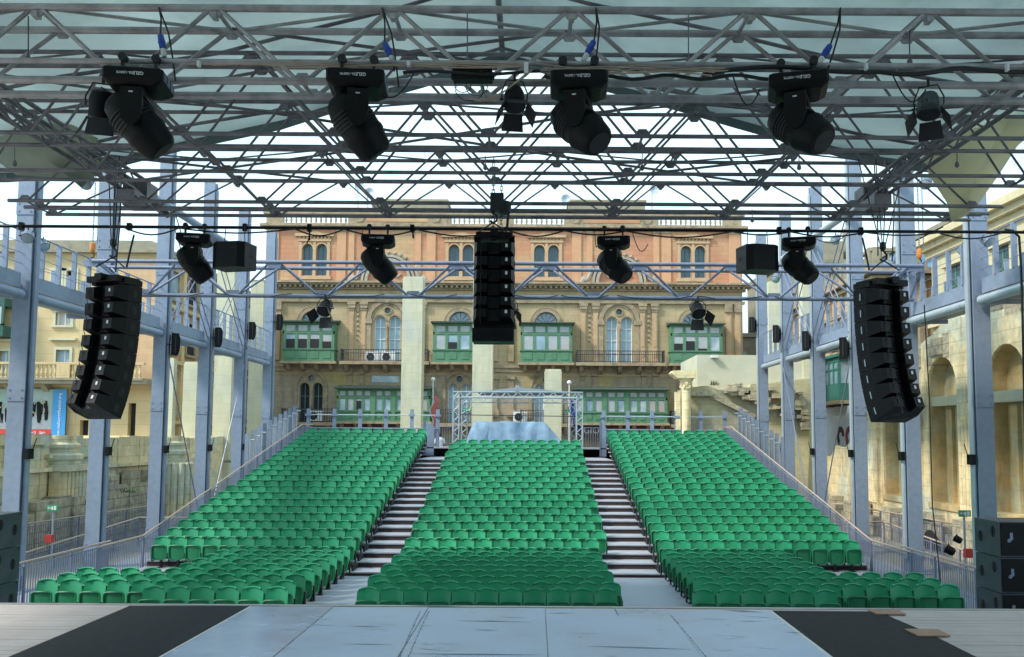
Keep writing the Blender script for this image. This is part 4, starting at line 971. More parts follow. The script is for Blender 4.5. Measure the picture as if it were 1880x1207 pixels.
# person in white by the left aisle top
def person():
    base = Vector((P(807, 812, 46).x, 46, 2.30))
    t = thing('person', 'person in a white shirt seen from behind at the top of the left aisle', 'person', base)
    J = {'pel': (0, 0, .92), 'wa': (0, .01, 1.08), 'ch': (0, .0, 1.32), 'nk': (0, 0, 1.47), 'hd': (0, -.015, 1.56), 'ht': (0, -.01, 1.66),
         'sl': (-.17, 0, 1.38), 'el': (-.24, .03, 1.10), 'wl': (-.21, .14, .92), 'sr': (.17, 0, 1.38), 'er': (.25, .03, 1.10), 'wr': (.22, .14, .92),
         'hl': (-.09, 0, .88), 'kl': (-.10, .02, .48), 'al': (-.10, -.01, .09), 'tl': (-.11, .13, .04), 'hr': (.09, 0, .88), 'kr': (.10, .03, .48), 'ar': (.11, -.02, .09), 'tr': (.12, .12, .04)}
    rad = dict(pel=.14, wa=.125, ch=.145, nk=.06, hd=.085, ht=.075, sl=.07, el=.045, wl=.032, sr=.07, er=.045, wr=.032, hl=.085, kl=.058, al=.045, tl=.035, hr=.085, kr=.058, ar=.045, tr=.035)
    E = [('pel', 'wa'), ('wa', 'ch'), ('ch', 'nk'), ('nk', 'hd'), ('hd', 'ht'), ('ch', 'sl'), ('sl', 'el'), ('el', 'wl'), ('ch', 'sr'), ('sr', 'er'), ('er', 'wr'), ('pel', 'hl'), ('hl', 'kl'), ('kl', 'al'), ('al', 'tl'), ('pel', 'hr'), ('hr', 'kr'), ('kr', 'ar'), ('ar', 'tr')]
    for h, sx in (('wl', -1), ('wr', 1)):
        J[h+'p'] = (J[h][0], J[h][1]+.03, J[h][2]-.07); rad[h+'p'] = .032; E.append((h, h+'p'))
        for k in range(4):
            J[h+'f%d' % k] = (J[h][0]+(k-1.5)*.018, J[h][1]+.05, J[h][2]-.15-.008*(k % 3)); rad[h+'f%d' % k] = .009; E.append((h+'p', h+'f%d' % k))
        J[h+'t'] = (J[h][0]-sx*.045, J[h][1]+.04, J[h][2]-.09); rad[h+'t'] = .010; E.append((h+'p', h+'t'))
    ks = list(J); me = bpy.data.meshes.new('body'); me.from_pydata([J[k] for k in ks], [(ks.index(a), ks.index(c)) for a, c in E], [])
    me.materials.append(M_skin); o = bpy.data.objects.new('body', me); COL.objects.link(o); o.parent = t
    sk = o.modifiers.new('skin', 'SKIN')
    for i, k in enumerate(ks): me.skin_vertices[0].data[i].radius = (rad[k], rad[k])
    me.skin_vertices[0].data[0].use_root = True
    o.modifiers.new('sub', 'SUBSURF').levels = 1
    MB().lathe([(.15, .90), (.165, .98), (.155, 1.1), (.17, 1.28), (.18, 1.38), (.12, 1.455), (.075, 1.475)], 16, Matrix.Diagonal((1.12, .85, 1, 1))).tube((-.17, 0, 1.39), (-.235, .02, 1.16), .085, 10, .07).tube((.17, 0, 1.39), (.245, .02, 1.16), .085, 10, .07).build('shirt', M_shirt, t, 60, rel=False)
    MB().tube((-.09, 0, .96), (-.10, .02, .10), .115, 12, .075).tube((.09, 0, .96), (.11, .01, .10), .115, 12, .075).lathe([(.15, .86), (.155, .97)], 14).build('trousers', M_blue, t, 60, rel=False)
    MB().lathe([(.09, 1.52), (.106, 1.58), (.104, 1.66), (.08, 1.72), (.03, 1.745)], 14, Matrix.Translation((0, -.015, 0))).build('hair', M_hair, t, 60, rel=False)
person()
tag(MB().box(P(780, 800, 46).x, P(830, 800, 46).x, 45.05, 49, 2.2, 2.3).build('landing', M_tread), kind='structure')
for ua, ub, lb in ((778, 836, 'left'), (1068, 1112, 'right')):
    a = P(ua, 800, 47.5).x; c = P(ub, 800, 47.5).x
    t = thing('barrier', 'grey barred steel barrier at the top of the %s aisle' % lb, 'barrier', (a, 47.5, 2.3), 'barred barriers behind the seats')
    MB().path([(a, 47.5, 2.3), (a, 47.5, 4.35), (c, 47.5, 4.35), (c, 47.5, 2.3)], .03, 6).build('frame', M_rail, t)
    b = MB(); x = a+.1
    while x < c: b.tube((x, 47.5, 2.4), (x, 47.5, 4.35), .014, 5); x += .13
    b.build('bars', M_rail, t)
for ua, ub, lb in ((779, 797, 'left'), (1102, 1113, 'right')):
    a = P(ua, 800, 42).x; c = P(ub, 800, 42).x
    t = thing('side_panel', 'blue-grey upright panel ending the seats beside the %s aisle' % lb, 'panel', (a, 42, 3), 'panels at the aisle tops')
    MB().prism([(a, 2.9), (c, 2.9), (c, 4.1), (c-.06, 4.35), (a, 4.55)], 41.9, 42.0).build('sheet', M_steel, t)
    MB().box(a-.03, a+.01, 41.86, 42.04, 2.9, 4.6).build('frame', M_rail, t)
# flags and globe lamps
for u, vt, vb, cols, lb in ((795, 697, 790, ((.6, .6, .62), (.5, .12, .12)), 'furled red and white flag on a pole with a ball top, left of the gantry'), (1045, 703, 790, ((.02, .03, .25), (.02, .03, .25)), 'furled dark blue flag hanging on a pole right of the pale pillar')):
    a = P(u, vt, 52); c = P(u, vb, 52); t = thing('flagpole', lb, 'flag', c, 'flags in front of the palazzo')
    MB().tube(c-Vector((0, 0, 1)), a, .035).lathe([(.02, -.12), (.12, -.06), (.14, 0), (.1, .1), (.02, .14)], 10, Matrix.Translation(a)).build('pole', M_white, t, 50)
    sx = .0 if u < 900 else .35
    pts_ = [(a.x+.05+sx*(k/6)+.12*sin(k*1.9), 52, a.z-1.0-(2.9 if u < 900 else 1.9)*k/8) for k in range(9)]
    vsf = []; n_ = len(pts_)
    for side in (-.07, .07):
        for k, q in enumerate(pts_): vsf.append((q[0]+side*(1+1.2*sin(k*.6)), 52+side*.5, q[2]))
    o1 = MB().add(vsf, [(k, k+1, n_+k+1, n_+k) for k in range(n_-1)]).build('flag', mat('flag_a%d' % u, cols[0], .8), t); o1.modifiers.new('t', 'SOLIDIFY').thickness = .06
    if u < 900:
        o2 = MB().add([(x+.1, y-.06, z) for x, y, z in vsf], [(k, k+1, n_+k+1, n_+k) for k in range(n_-1)]).build('flag', mat('flag_b', cols[1], .8), t); o2.modifiers.new('t', 'SOLIDIFY').thickness = .04

# loose loops of wire from the lamps to the pipes
rw = random.Random(8)
for i, (u0, v0, u1, v1, Y, lb) in enumerate(((255, 140, 186, 160, 10.9, 'left barn door light'), (1345, 138, 1395, 165, 10.7, 'fourth big moving head, left side'), (760, 135, 700, 175, 10.7, 'second big moving head, right side'), (1640, 140, 1700, 165, 10.9, 'silver barn door light'), (665, 424, 668, 452, 18.9, 'second small moving head'), (1092, 424, 1096, 452, 18.9, 'third small moving head'), (1160, 424, 1190, 448, 18.9, 'third small moving head, right side'), (1500, 440, 1560, 425, 18.9, 'rightmost small moving head'))):
    a = P(u0, v0, Y); c = P(u1, v1, Y); sg = rw.uniform(.12, .3)
    tag(MB().path([a.lerp(c, k/8)-Vector((0, 0, sg*sin(pi*k/8))) for k in range(9)], .010, 5).build('loose_cable', M_cable, smooth=60), 'thin black cable sagging from the pipe to the %s' % lb, 'cable', 'loose lamp cables')
# ============================================================ the palazzo
YP = 60.0; XP = -1.95
def ZV(v, Y=YP, u=923): return P(u, v, Y).z
def archpoly(xc, z0, zt, w, n=10, rnd=True):
    r = w/2 if rnd else 0
    p = [(xc-w/2, z0), (xc+w/2, z0)]
    if rnd: p += [(xc+r*cos(pi*k/n), zt-r+r*sin(pi*k/n)) for k in range(n+1)]
    else: p += [(xc+w/2, zt), (xc-w/2, zt)]
    return p
def circ(xc, zc, r, n=14): return [(xc+r*cos(2*pi*k/n), zc+r*sin(2*pi*k/n)) for k in range(n)]
def ring_arch(b, xc, zc, r0, r1, y0, y1, a0=0, a1=pi, n=16):
    for k in range(n):
        a = a0+(a1-a0)*k/n; c = a0+(a1-a0)*(k+1)/n
        b.prism([(xc+r0*cos(a), zc+r0*sin(a)), (xc+r1*cos(a), zc+r1*sin(a)), (xc+r1*cos(c), zc+r1*sin(c)), (xc+r0*cos(c), zc+r0*sin(c))], y0, y1)
    return b
pz = thing('palazzo', 'wide three-storey palazzo with orange upper floor, carved stone arches and green enclosed balconies', 'building', (XP, YP, 0))
zb = {k: ZV(v) for k, v in dict(top=393, par=415, corn=423, mid=522, den=532, fr=557, bal=668, st=690, lowbal=776).items()}
XA, XB, XC, XE = 2.98, 8.03, 13.2, 16.6
fr = lambda y=YP: (Vector((XP, y, 0)), Vector((1, 0, 0)), Vector((0, -1, 0)))
def window(parent, polys, y, mg, split=True, bars=2, dark=None):
    """polys: opening outlines in wall coords; frame sits .28 behind the face"""
    w = MB()
    for pl in polys:
        m = len(pl); w.path([(XP+a, y+.26, c) for a, c in pl]+[(XP+pl[0][0], y+.26, pl[0][1])], .045, 4)
        xs = [p[0] for p in pl]; zs_ = [p[1] for p in pl]; xm = (min(xs)+max(xs))/2
        if split: w.box(XP+xm-.03, XP+xm+.03, y+.22, y+.28, min(zs_), max(zs_)-.02)
        for k in range(bars):
            zz = min(zs_)+(max(zs_)-min(zs_))*(k+1)/(bars+1); w.box(XP+min(xs), XP+max(xs), y+.23, y+.27, zz-.025, zz+.025)
    o = w.build('window', M_white if mg is M_shut else mat('window_frame', (.10, .17, .17), .6), parent)
    for pl in polys:
        MB().prism([(XP+a, c) for a, c in pl], y+.30, y+.33).build('pane', mg, o)
    return o
# upper wall
holes = []
for s in (-1, 1):
    for c in (XA, XC):
        for d in (-.49, .49): holes.append((s*c+d, ZV(508), ZV(450), .72))
hp = [archpoly(*h) for h in holes]
MB().wallh([(-XE, zb['mid']), (XE, zb['mid']), (XE, zb['corn']), (-XE, zb['corn'])], hp, .4, fr()).build('upper_wall', M_or, pz)
for i in range(0, len(holes), 2): window(pz, [hp[i], hp[i+1]], YP, M_shutd, bars=1)
# middle wall
hm = []; 
for s in (-1, 1):
    for d in (-.51, .51): hm.append(archpoly(s*XB+d, ZV(668), ZV(581), .78))
    hm.append(circ(s*XB, ZV(572), .21))
lun = []
for s in (-1, 1):
    for c in (XA, XC): lun.append(archpoly(s*c, ZV(596), ZV(570), 1.55))
MB().wallh([(-XE, zb['st']), (XE, zb['st']), (XE, zb['mid']-.01), (-XE, zb['mid']-.01)], hm+lun, .4, fr()).build('middle_wall', M_cr, pz)
for i in (0, 3):
    window(pz, [hm[i], hm[i+1]], YP, M_shut, bars=3); MB().prism([(XP+a, c) for a, c in hm[i+2]], YP+.2, YP+.22).build('oculus_pane', M_shutd, pz)
for l in lun:
    o = window(pz, [l], YP, M_glass, split=False, bars=0)
    xc = sum(p[0] for p in l[:2])/2; b = MB()
    for k in range(1, 6): a = pi*k/6; b.tube((XP+xc, YP+.25, ZV(594)), (XP+xc+.72*cos(a), YP+.25, ZV(594)+.72*sin(a)), .02, 4)
    b.build('fanlight_bars', M_dark, o)
# lower wall
hl = []
for s in (-1, 1):
    for c in (XA, XC):
        for d in (-.46, .46): hl.append(archpoly(s*c+d, ZV(779), ZV(705), .68))
        hl.append(circ(s*c, ZV(697), .22))
MB().wallh([(-XE, 0), (XE, 0), (XE, zb['st']-.01), (-XE, zb['st']-.01)], hl, .4, fr()).build('lower_wall', M_lo, pz)
for i in range(0, len(hl), 3):
    window(pz, [hl[i], hl[i+1]], YP, [M_shut, M_shade, M_shut, M_shut][i//3], bars=2); MB().prism([(XP+a, c) for a, c in hl[i+2]], YP+.2, YP+.22).build('oculus_pane', M_shutd, pz)
MB().box(XP-XE, XP+XE, YP+.42, YP+16, 0, zb['corn']).build('body', M_cr, pz)
# carved arch surrounds
for s in (-1, 1):
    b = MB(); xc = XP+s*XB
    ring_arch(b, xc, ZV(588), 1.12, 1.42, YP-.14, YP); ring_arch(b, xc, ZV(588), .98, 1.06, YP-.07, YP)
    for dx in (-1.27, 1.27): b.box(xc+dx-.15, xc+dx+.15, YP-.12, YP, ZV(668), ZV(596)).box(xc+dx-.24, xc+dx+.24, YP-.2, YP, ZV(596), ZV(588))
    b.tube((xc, YP-.06, ZV(668)), (xc, YP-.06, ZV(600)), .10, 8).box(xc-.16, xc+.16, YP-.12, YP, ZV(603), ZV(597))
    for d in (-.51, .51): ring_arch(b, xc+d, ZV(581)-.39, .39, .47, YP-.08, YP)
    ring_arch(b, xc, ZV(572), .22, .30, YP-.09, YP, 0, 2*pi)
    b.build('arch_surround', M_trim, pz)
    for d_, zz0, zz1, r_ in ((XA, 779, 712, .92), (XC, 779, 712, .92)):
        b = MB(); xc2 = XP+s*d_
        ring_arch(b, xc2, ZV(712), .95, 1.16, YP-.1, YP); ring_arch(b, xc2, ZV(712), .82, .88, YP-.05, YP)
        for dx in (-1.05, 1.05): b.box(xc2+dx-.11, xc2+dx+.11, YP-.09, YP, ZV(779), ZV(712))
        b.tube((xc2, YP-.05, ZV(779)), (xc2, YP-.05, ZV(718)), .085, 8); ring_arch(b, xc2, ZV(697), .23, .30, YP-.08, YP, 0, 2*pi)
        for d in (-.46, .46): ring_arch(b, xc2+d, ZV(705)-.34, .34, .41, YP-.06, YP)
        b.build('arch_surround', M_trim, pz)
        b = MB(); ring_arch(b, xc2, ZV(594), .80, 1.02, YP-.1, YP); ring_arch(b, xc2, ZV(594), 1.08, 1.14, YP-.05, YP); b.build('lunette_surround', M_trim, pz)
        # upper window surrounds
        b = MB()
        for dx in (-.98, 0, .98): b.box(xc2+dx-.1, xc2+dx+.1, YP-.08, YP, ZV(510), ZV(447))
        for d in (-.49, .49): ring_arch(b, xc2+d, ZV(450)-.36, .36, .45, YP-.07, YP)
        b.box(xc2-1.15, xc2+1.15, YP-.12, YP, ZV(446), ZV(441)).box(xc2-1.35, xc2+1.35, YP-.22, YP, ZV(437), ZV(432)).box(xc2-1.2, xc2+1.2, YP-.2, YP, ZV(516), ZV(510))
        for k in range(9): b.box(xc2-1.0+.25*k-.04, xc2-1.0+.25*k+.04, YP-.16, YP, ZV(441), ZV(438))
        b.prism([(xc2-.6, ZV(432)), (xc2+.6, ZV(432)), (xc2+.25, ZV(428)), (xc2-.25, ZV(428))], YP-.14, YP)
        b.build('window_surround', M_trimo, pz)
    # curved pediment in the orange storey with scrolls
    b = MB(); zc_ = ZV(519)
    ring_arch(b, xc, zc_, 1.42, 1.62, YP-.28, YP, n=20); ring_arch(b, xc, zc_, 1.72, 1.88, YP-.2, YP, n=20)
    for sg in (-1, 1):
        pp_ = [(xc+sg*(1.75+.13*k), YP-.12, zc_+.95*(1-k/7)**1.5+.12*sin(k*1.4)) for k in range(8)]; b.path(pp_, .13, 6)
        b.lathe([(.26, 0), (.22, .12), (.05, .16)], 10, Matrix.Translation((xc+sg*2.45, YP, zc_+.24)) @ Matrix.Rotation(R(90), 4, 'X'))
        b.lathe([(.18, 0), (.15, .12), (.05, .14)], 8, Matrix.Translation((xc+sg*1.95, YP, zc_+1.0)) @ Matrix.Rotation(R(90), 4, 'X'))
        b.path([(xc+sg*.15*k, YP-.05, zc_+.45+.14*sin(k*1.2)) for k in range(7)], .06, 5)
    for k in range(7): a = pi*(.3+.4*k/6); b.lathe([(.13, 0), (.1, .12), (.03, .15)], 7, Matrix.Translation((xc+2.05*cos(a), YP, zc_+2.05*sin(a))) @ Matrix.Rotation(R(90), 4, 'X'))
    b.build('curved_pediment', mat('carved_pale', (.38, .35, .30), .9, 0, .25, 4, bump=.6, bs=10, stain=.5, stc=(.14, .13, .12)), pz)
    # pilasters, middle storey
    for dx in (-2.47, -1.62, 1.62, 2.47):
        x = xc+dx; MB().box(x-.17, x+.17, YP-.13, YP, ZV(664), ZV(572)).box(x-.11, x+.11, YP-.155, YP-.13, ZV(655), ZV(640)).box(x-.11, x+.11, YP-.155, YP-.13, ZV(636), ZV(578)).box(x-.24, x+.24, YP-.2, YP, ZV(672), ZV(664)).build('pilaster', M_trimo, pz)
        MB().box(x-.21, x+.21, YP-.18, YP, ZV(572), ZV(568)).box(x-.25, x+.25, YP-.24, YP, ZV(568), ZV(562)).box(x-.29, x+.29, YP-.28, YP, ZV(562), ZV(557)).build('capital', M_trim, pz)
    for dx in (-2.05, 2.05):
        b = MB(); x = xc+dx
        for k in range(7): b.lathe([(.13*(1-k*.08), 0), (.12*(1-k*.1), .1), (.03, .13)], 7, Matrix.Translation((x+.02*sin(k*2), YP, ZV(572+9*k))) @ Matrix.Rotation(R(90), 4, 'X'))
        b.build('carved_drop', M_trim, pz)
    for dx in (XE-.35, XE-1.0):
        x = XP+s*dx; MB().box(x-.2, x+.2, YP-.13, YP, ZV(664), ZV(572)).box(x-.12, x+.12, YP-.155, YP-.13, ZV(655), ZV(580)).build('pilaster', M_trimo, pz)
        MB().box(x-.25, x+.25, YP-.24, YP, ZV(572), ZV(557)).build('capital', M_trim, pz)
    # orange storey pilasters (broad, low relief)
    for dx, w in ((XA+2.1, .32), (XA+3.0, .2), (XB+2.6, .2), (XB+3.3, .32), (XE-.5, .4)):
        x = XP+s*dx; MB().box(x-w, x+w, YP-.09, YP, ZV(520), ZV(428)).build('pilaster', mat('orange_pilaster', (.60, .33, .19), .9, 0, .1, 2, bump=.2, bs=12, stain=.3, stc=(.3, .2, .14), streak=True), pz)
        MB().box(x-w-.05, x+w+.05, YP-.15, YP, ZV(428), ZV(423)).build('capital', M_trim, pz)
    # lower storey pilaster strips
    for dx in (-2.5, -1.7, 1.7, 2.5):
        x = xc+dx; MB().box(x-.16, x+.16, YP-.1, YP, ZV(712), ZV(692)).box(x-.22, x+.22, YP-.16, YP, ZV(690), ZV(684)).build('pilaster', M_trim, pz)
# middle pilasters between the bays
for dx in (-.55, .55):
    x = XP+dx*1.0; MB().box(x-.2, x+.2, YP-.14, YP, ZV(752), ZV(697)).box(x-.28, x+.28, YP-.24, YP, ZV(697), ZV(690)).box(x-.3, x+.3, YP-.2, YP, ZV(765), ZV(752)).build('pilaster', M_trim, pz)
    MB().box(x-.2, x+.2, YP-.13, YP, ZV(664), ZV(572)).build('pilaster', M_trimo, pz)
    MB().box(x-.27, x+.27, YP-.24, YP, ZV(572), ZV(560)).build('capital', M_trim, pz)
# cornices and string courses
b = MB(); w = XE
for v0, v1, d in ((423, 419, .2), (419, 415, .38)): b.box(XP-w-d, XP+w+d, YP-d, YP+.3, ZV(v0), ZV(v1))
b.build('top_cornice', M_trim, pz)
b = MB()
b.box(XP-w-.75, XP+w+.75, YP-.75, YP+.2, ZV(524), ZV(520.5)).box(XP-w-.55, XP+w+.55, YP-.55, YP+.2, ZV(527), ZV(524)).box(XP-w-.2, XP+w+.2, YP-.22, YP+.2, ZV(534), ZV(527.02)).box(XP-w-.1, XP+w+.1, YP-.12, YP+.1, ZV(549), ZV(546)).box(XP-w-.14, XP+w+.14, YP-.2, YP+.1, ZV(557), ZV(552))
x = XP-w
while x < XP+w: b.box(x, x+.17, YP-.50, YP-.2, ZV(531), ZV(527.1)); x += .36
b.build('middle_cornice', M_trim, pz)
b = MB(); b.box(XP-w-.1, XP+w+.1, YP-.22, YP+.1, ZV(676), ZV(671)).box(XP-w-.06, XP+w+.06, YP-.12, YP+.1, ZV(684), ZV(676)); b.build('string_course', M_trim, pz)
# balustrade against the sky
b = MB(); b.box(XP-w-.2, XP+w+.2, YP-.2, YP+.25, zb['par']+.004, zb['par']+.08).box(XP-w-.2, XP+w+.2, YP-.2, YP+.25, ZV(396), ZV(393)); b.build('parapet_rail', M_trim, pz)
secs = [(-15.4, -10.9), (-4.0, -.5), (.7, 4.2), (10.8, 15.3)]
bb = MB()
for a, c in secs:
    n = int((c-a)/.33)
    for k in range(n):
        x = XP+a+(c-a)*(k+.5)/n; h = ZV(396)-zb['par']-.08
        bb.lathe([(.07, 0), (.05, h*.1), (.09, h*.35), (.045, h*.7), (.04, h*.85), (.07, h)], 6, Matrix.Translation((x, YP, zb['par']+.08)))
bb.build('baluster_rows', M_trim, pz)
ed = [-w]+[q for s_ in secs for q in s_]+[w]
for k in range(0, len(ed), 2):
    a, c = XP+ed[k], XP+ed[k+1]
    MB().box(a, c, YP-.1, YP+.15, zb['par']+.08, ZV(396)).build('parapet_pier', M_trim, pz)
    if c-a > 3:
        MB().box(a+1.3, c-1.3, YP-.13, YP-.1, zb['par']+.22, ZV(399)).build('parapet_panel', M_or, pz)
        for xx in (a+.8, c-.8): ring_arch(MB(), xx, zb['par']+.5, .22, .34, YP-.16, YP-.1, -pi, 0, 8).build('carved_swag', M_trim, pz)
for a, c, zt, nm in ((-10.0, -4.4, ZV(371, 64), 'left'), (4.7, 10.4, ZV(370, 64), 'right')): MB().box(XP+a, XP+c, 64, 68, 18, zt).box(XP+a-.1, XP+c+.1, 63.9, 68.1, zt, zt+.15).build('roof_room', M_roofs, pz)
# brackets, iron balconies, air conditioners
def iron_balcony(xc, w, zs0, zt, d=1.0, fancy=False):
    sl = MB().box(xc-w/2-.1, xc+w/2+.1, YP-d-.1, YP-.004, zs0-.22, zs0)
    n = max(3, int(w/1.0)); 
    for k in range(n):
        x = xc-w/2+.3+(w-.6)*k/(n-1); sl.prism([(YP-.05, zs0-.75), (YP-d*.5, zs0-.55), (YP-d*.85, zs0-.24), (YP-.05, zs0-.24)], x-.14, x+.14, 'x')
    o = sl.build('balcony', M_trim, pz)
    r = MB()
    for z in (zs0+.06, zt-.25, zt): r.tube((xc-w/2, YP-d, z), (xc+w/2, YP-d, z), .025, 5).tube((xc-w/2, YP-d, z), (xc-w/2, YP, z), .025, 5).tube((xc+w/2, YP-d, z), (xc+w/2, YP, z), .025, 5)
    x = xc-w/2
    while x <= xc+w/2+.01: r.box(x-.014, x+.014, YP-d-.01, YP-d+.01, zs0, zt); x += .125 if fancy else .17
    y = YP-d
    while y < YP: r.box(xc-w/2-.01, xc-w/2+.01, y-.012, y+.012, zs0, zt); r.box(xc+w/2-.01, xc+w/2+.01, y-.012, y+.012, zs0, zt); y += .13
    r.box(xc-w/2-.04, xc-w/2+.04, YP-d-.04, YP-d+.04, zs0, zt+.06).box(xc+w/2-.04, xc+w/2+.04, YP-d-.04, YP-d+.04, zs0, zt+.06)
    r.build('iron_railing', M_dark, o)
for s in (-1, 1): iron_balcony(XP+s*XB, 5.9, ZV(667), ZV(646), fancy=s > 0)
for s in (-1, 1):
    for c in (XA, XC): iron_balcony(XP+s*c, 3.4, ZV(778), ZV(754), .9)
def aircon(u, v, lb, dy=.45):
    p = P(u, v, YP-dy); t = thing('air_conditioner', lb, 'air conditioner', (p.x, YP-dy, p.z), 'air conditioners on the palazzo balconies')
    MB().cbox(p, (.95, .35, .72)).build('case', M_white, t); ring_arch(MB(), p.x-.12, p.z, .03, .27, p.y-.20, p.y-.176, 0, 2*pi, 12).build('fan_grille', M_foot, t)
aircon(684, 656, 'white air conditioner on the upper left iron balcony, left one of two'); aircon(713, 656, 'white air conditioner on the upper left iron balcony, right one of two'); aircon(580, 764, 'white air conditioner on the lowest balcony near the left end of the palazzo'); aircon(955, 766, 'air conditioner on the lower balcony seen above the mixing desk')
# green enclosed balconies
def green_bay(xc, w, zf, zr, groups, d=1.05, label=''):
    """groups: list of pane counts"""
    t = thing('enclosed_balcony', label, 'balcony', (xc, YP, zf), 'green enclosed balconies of the palazzo')
    y0 = YP-d; H = zr-zf; zsill = zf+H*.32; ztop = zr-H*.06
    b = MB().box(xc-w/2, xc+w/2, y0+.05, YP-.01, zf, zsill).box(xc-w/2-.06, xc+w/2+.06, y0-.02, YP-.01, zsill-.06, zsill+.02).box(xc-w/2-.06, xc+w/2+.06, y0-.02, YP-.01, zf, zf+.10).box(xc-w/2, xc+w/2, y0, YP-.01, ztop, zr)
    zmid = zsill+(ztop-zsill)*.68
    b.box(xc-w/2, xc+w/2, y0, y0+.08, zmid-.09, zmid+.09)
    tot = sum(groups); gap = .26; pw = (w-.2-gap*(len(groups)-1))/tot
    x = xc-w/2+.1; panes = []
    b.box(xc-w/2, xc-w/2+.10, y0, YP-.01, zsill, ztop).box(xc+w/2-.10, xc+w/2, y0, YP-.01, zsill, ztop)
    for gi, g in enumerate(groups):
        for k in range(g):
            panes.append((x+.09, x+pw-.09)); b.box(x+pw-.09, x+pw+.09 if k < g-1 else x+pw+.0, y0+.002, y0+.09, zsill, ztop)
            b.box(x, x+.09, y0+.001, y0+.085, zsill, ztop)
            b.prism([(x+.14, zf+.2), (x+pw-.14, zf+.2), (x+pw-.14, zsill-.16), (x+.14, zsill-.16)], y0+.02, y0+.05)
            x += pw
        if gi < len(groups)-1: b.box(x, x+gap, y0-.03, y0+.09, zf, zr); x += gap
    o = b.build('timber_frame', M_bay, t)
    for k, (a, c) in enumerate(panes):
        mm = random.choice([M_curt, M_curt, M_glass])
        MB().box(a, c, y0+.05, y0+.07, zsill+.04, zmid-.11).build('pane', mm, t)
        if random.random() < .45 and w < 5 or random.random() < .3:
            MB().box(a+.03, c-.03, y0+.03, y0+.048, zsill+.06, zsill+.06+random.choice([.12, .45, .62])).build('open_sash', M_shade, t)
        MB().box(a, c, y0+.05, y0+.07, zmid+.11, ztop-.02).build('top_pane', M_curt, t)
    r = MB().prism([(y0-.3, zr), (y0-.3, zr+.06), (YP-.01, zr+.24), (YP-.01, zr)], xc-w/2-.15, xc+w/2+.15, 'x')
    x = xc-w/2-.15
    while x < xc+w/2+.1: r.tube((x+.06, y0-.34, zr+.04), (x+.06, YP-.02, zr+.23), .06, 6); x += .17
    r.build('corrugated_roof', M_bayr, t)
    sl = MB().box(xc-w/2-.15, xc+w/2+.15, y0-.08, YP-.01, zf-.16, zf)
    n = max(3, int(w/.85))
    for k in range(n): xx = xc-w/2+.3+(w-.6)*k/(n-1); sl.prism([(YP-.02, zf-.62), (YP-d*.5, zf-.5), (YP-d*.9, zf-.17), (YP-.02, zf-.17)], xx-.12, xx+.12, 'x')
    sl.build('stone_slab', M_trim, t)
for x, lb in ((-XC, 'small green enclosed balcony at the left end of the upper row'), (-XA, 'small green enclosed balcony left of the central speaker array'), (XA, 'small green enclosed balcony right of the central speaker array'), (XC, 'small green enclosed balcony at the right end, above the ruin')):
    green_bay(XP+x, 3.5, ZV(668), ZV(598), [4], label=lb)
green_bay(XP-XB, 6.3, ZV(776), ZV(717), [4, 2, 4], label='long green enclosed balcony of the lower row, partly behind a pale pillar')
green_bay(XP+XB, 6.3, ZV(776), ZV(717), [3, 2, 4], label='long green enclosed balcony of the lower row, right of the gantry')
MB().box(XP-XB-1.0, XP-XB+.9, YP-.05, YP, ZV(704), ZV(692)).build('vent_grille', M_glass, pz)
# rooftop antennas
for u, v0, v1, lb, dish in ((657, 338, 392, 'aerial mast with drum antennas above the left roof room', 1), (675, 350, 380, 'small round dish on the palazzo roof at the left', 1), (1035, 362, 380, 'white satellite dish on the roof left of the right roof room', 1), (1197, 345, 385, 'aerial mast with dish at the right roof room', 1)):
    a = P(u, v0, 63.5); c = P(u, v1, 63.5); t = thing('antenna', lb, 'antenna', c, 'rooftop antennas')
    MB().tube(c-Vector((0, 0, .6)), a, .05).build('mast', M_alu, t)
    MB().lathe([(.05, -.1), (.3, .0), (.36, .12), (.34, .13), (.05, -.02)], 12, Matrix.Translation(a+Vector((.15, -.1, -.2))) @ Matrix.Rotation(R(80), 4, 'X')).build('dish', mat('dish_grey', (.35, .42, .50), .5), t)
# shop sign
p = P(1086, 791, YP-.9); t = thing('shop_sign', 'dark shop sign board with pale letters GIO under the long right green balcony', 'sign', p)
MB().cbox(p, (2.2, .08, .8)).build('board', M_shade, t); text('GIO', .62, t, M_roofs, M=Matrix.Translation((0, -.06, 0)) @ FACE_CAM)
# dark awnings of shops below
tag(MB().box(XP+XB-3, XP+XB+3.0, YP-.6, YP-.2, ZV(800), ZV(782)).build('shop_awning', mat('striped_awning', (.14, .06, .06), .8, var=.3, vs=20)), 'dark red shop awning under the right long green balcony', 'awning', 'shop awnings')
tag(MB().box(XP-XB-3, XP-XB+3.0, YP-.6, YP-.2, ZV(800), ZV(780)).build('shop_awning', mat('striped_awning', (.14, .06, .06))), 'dark red shop awning under the left long green balcony', 'awning', 'shop awnings')

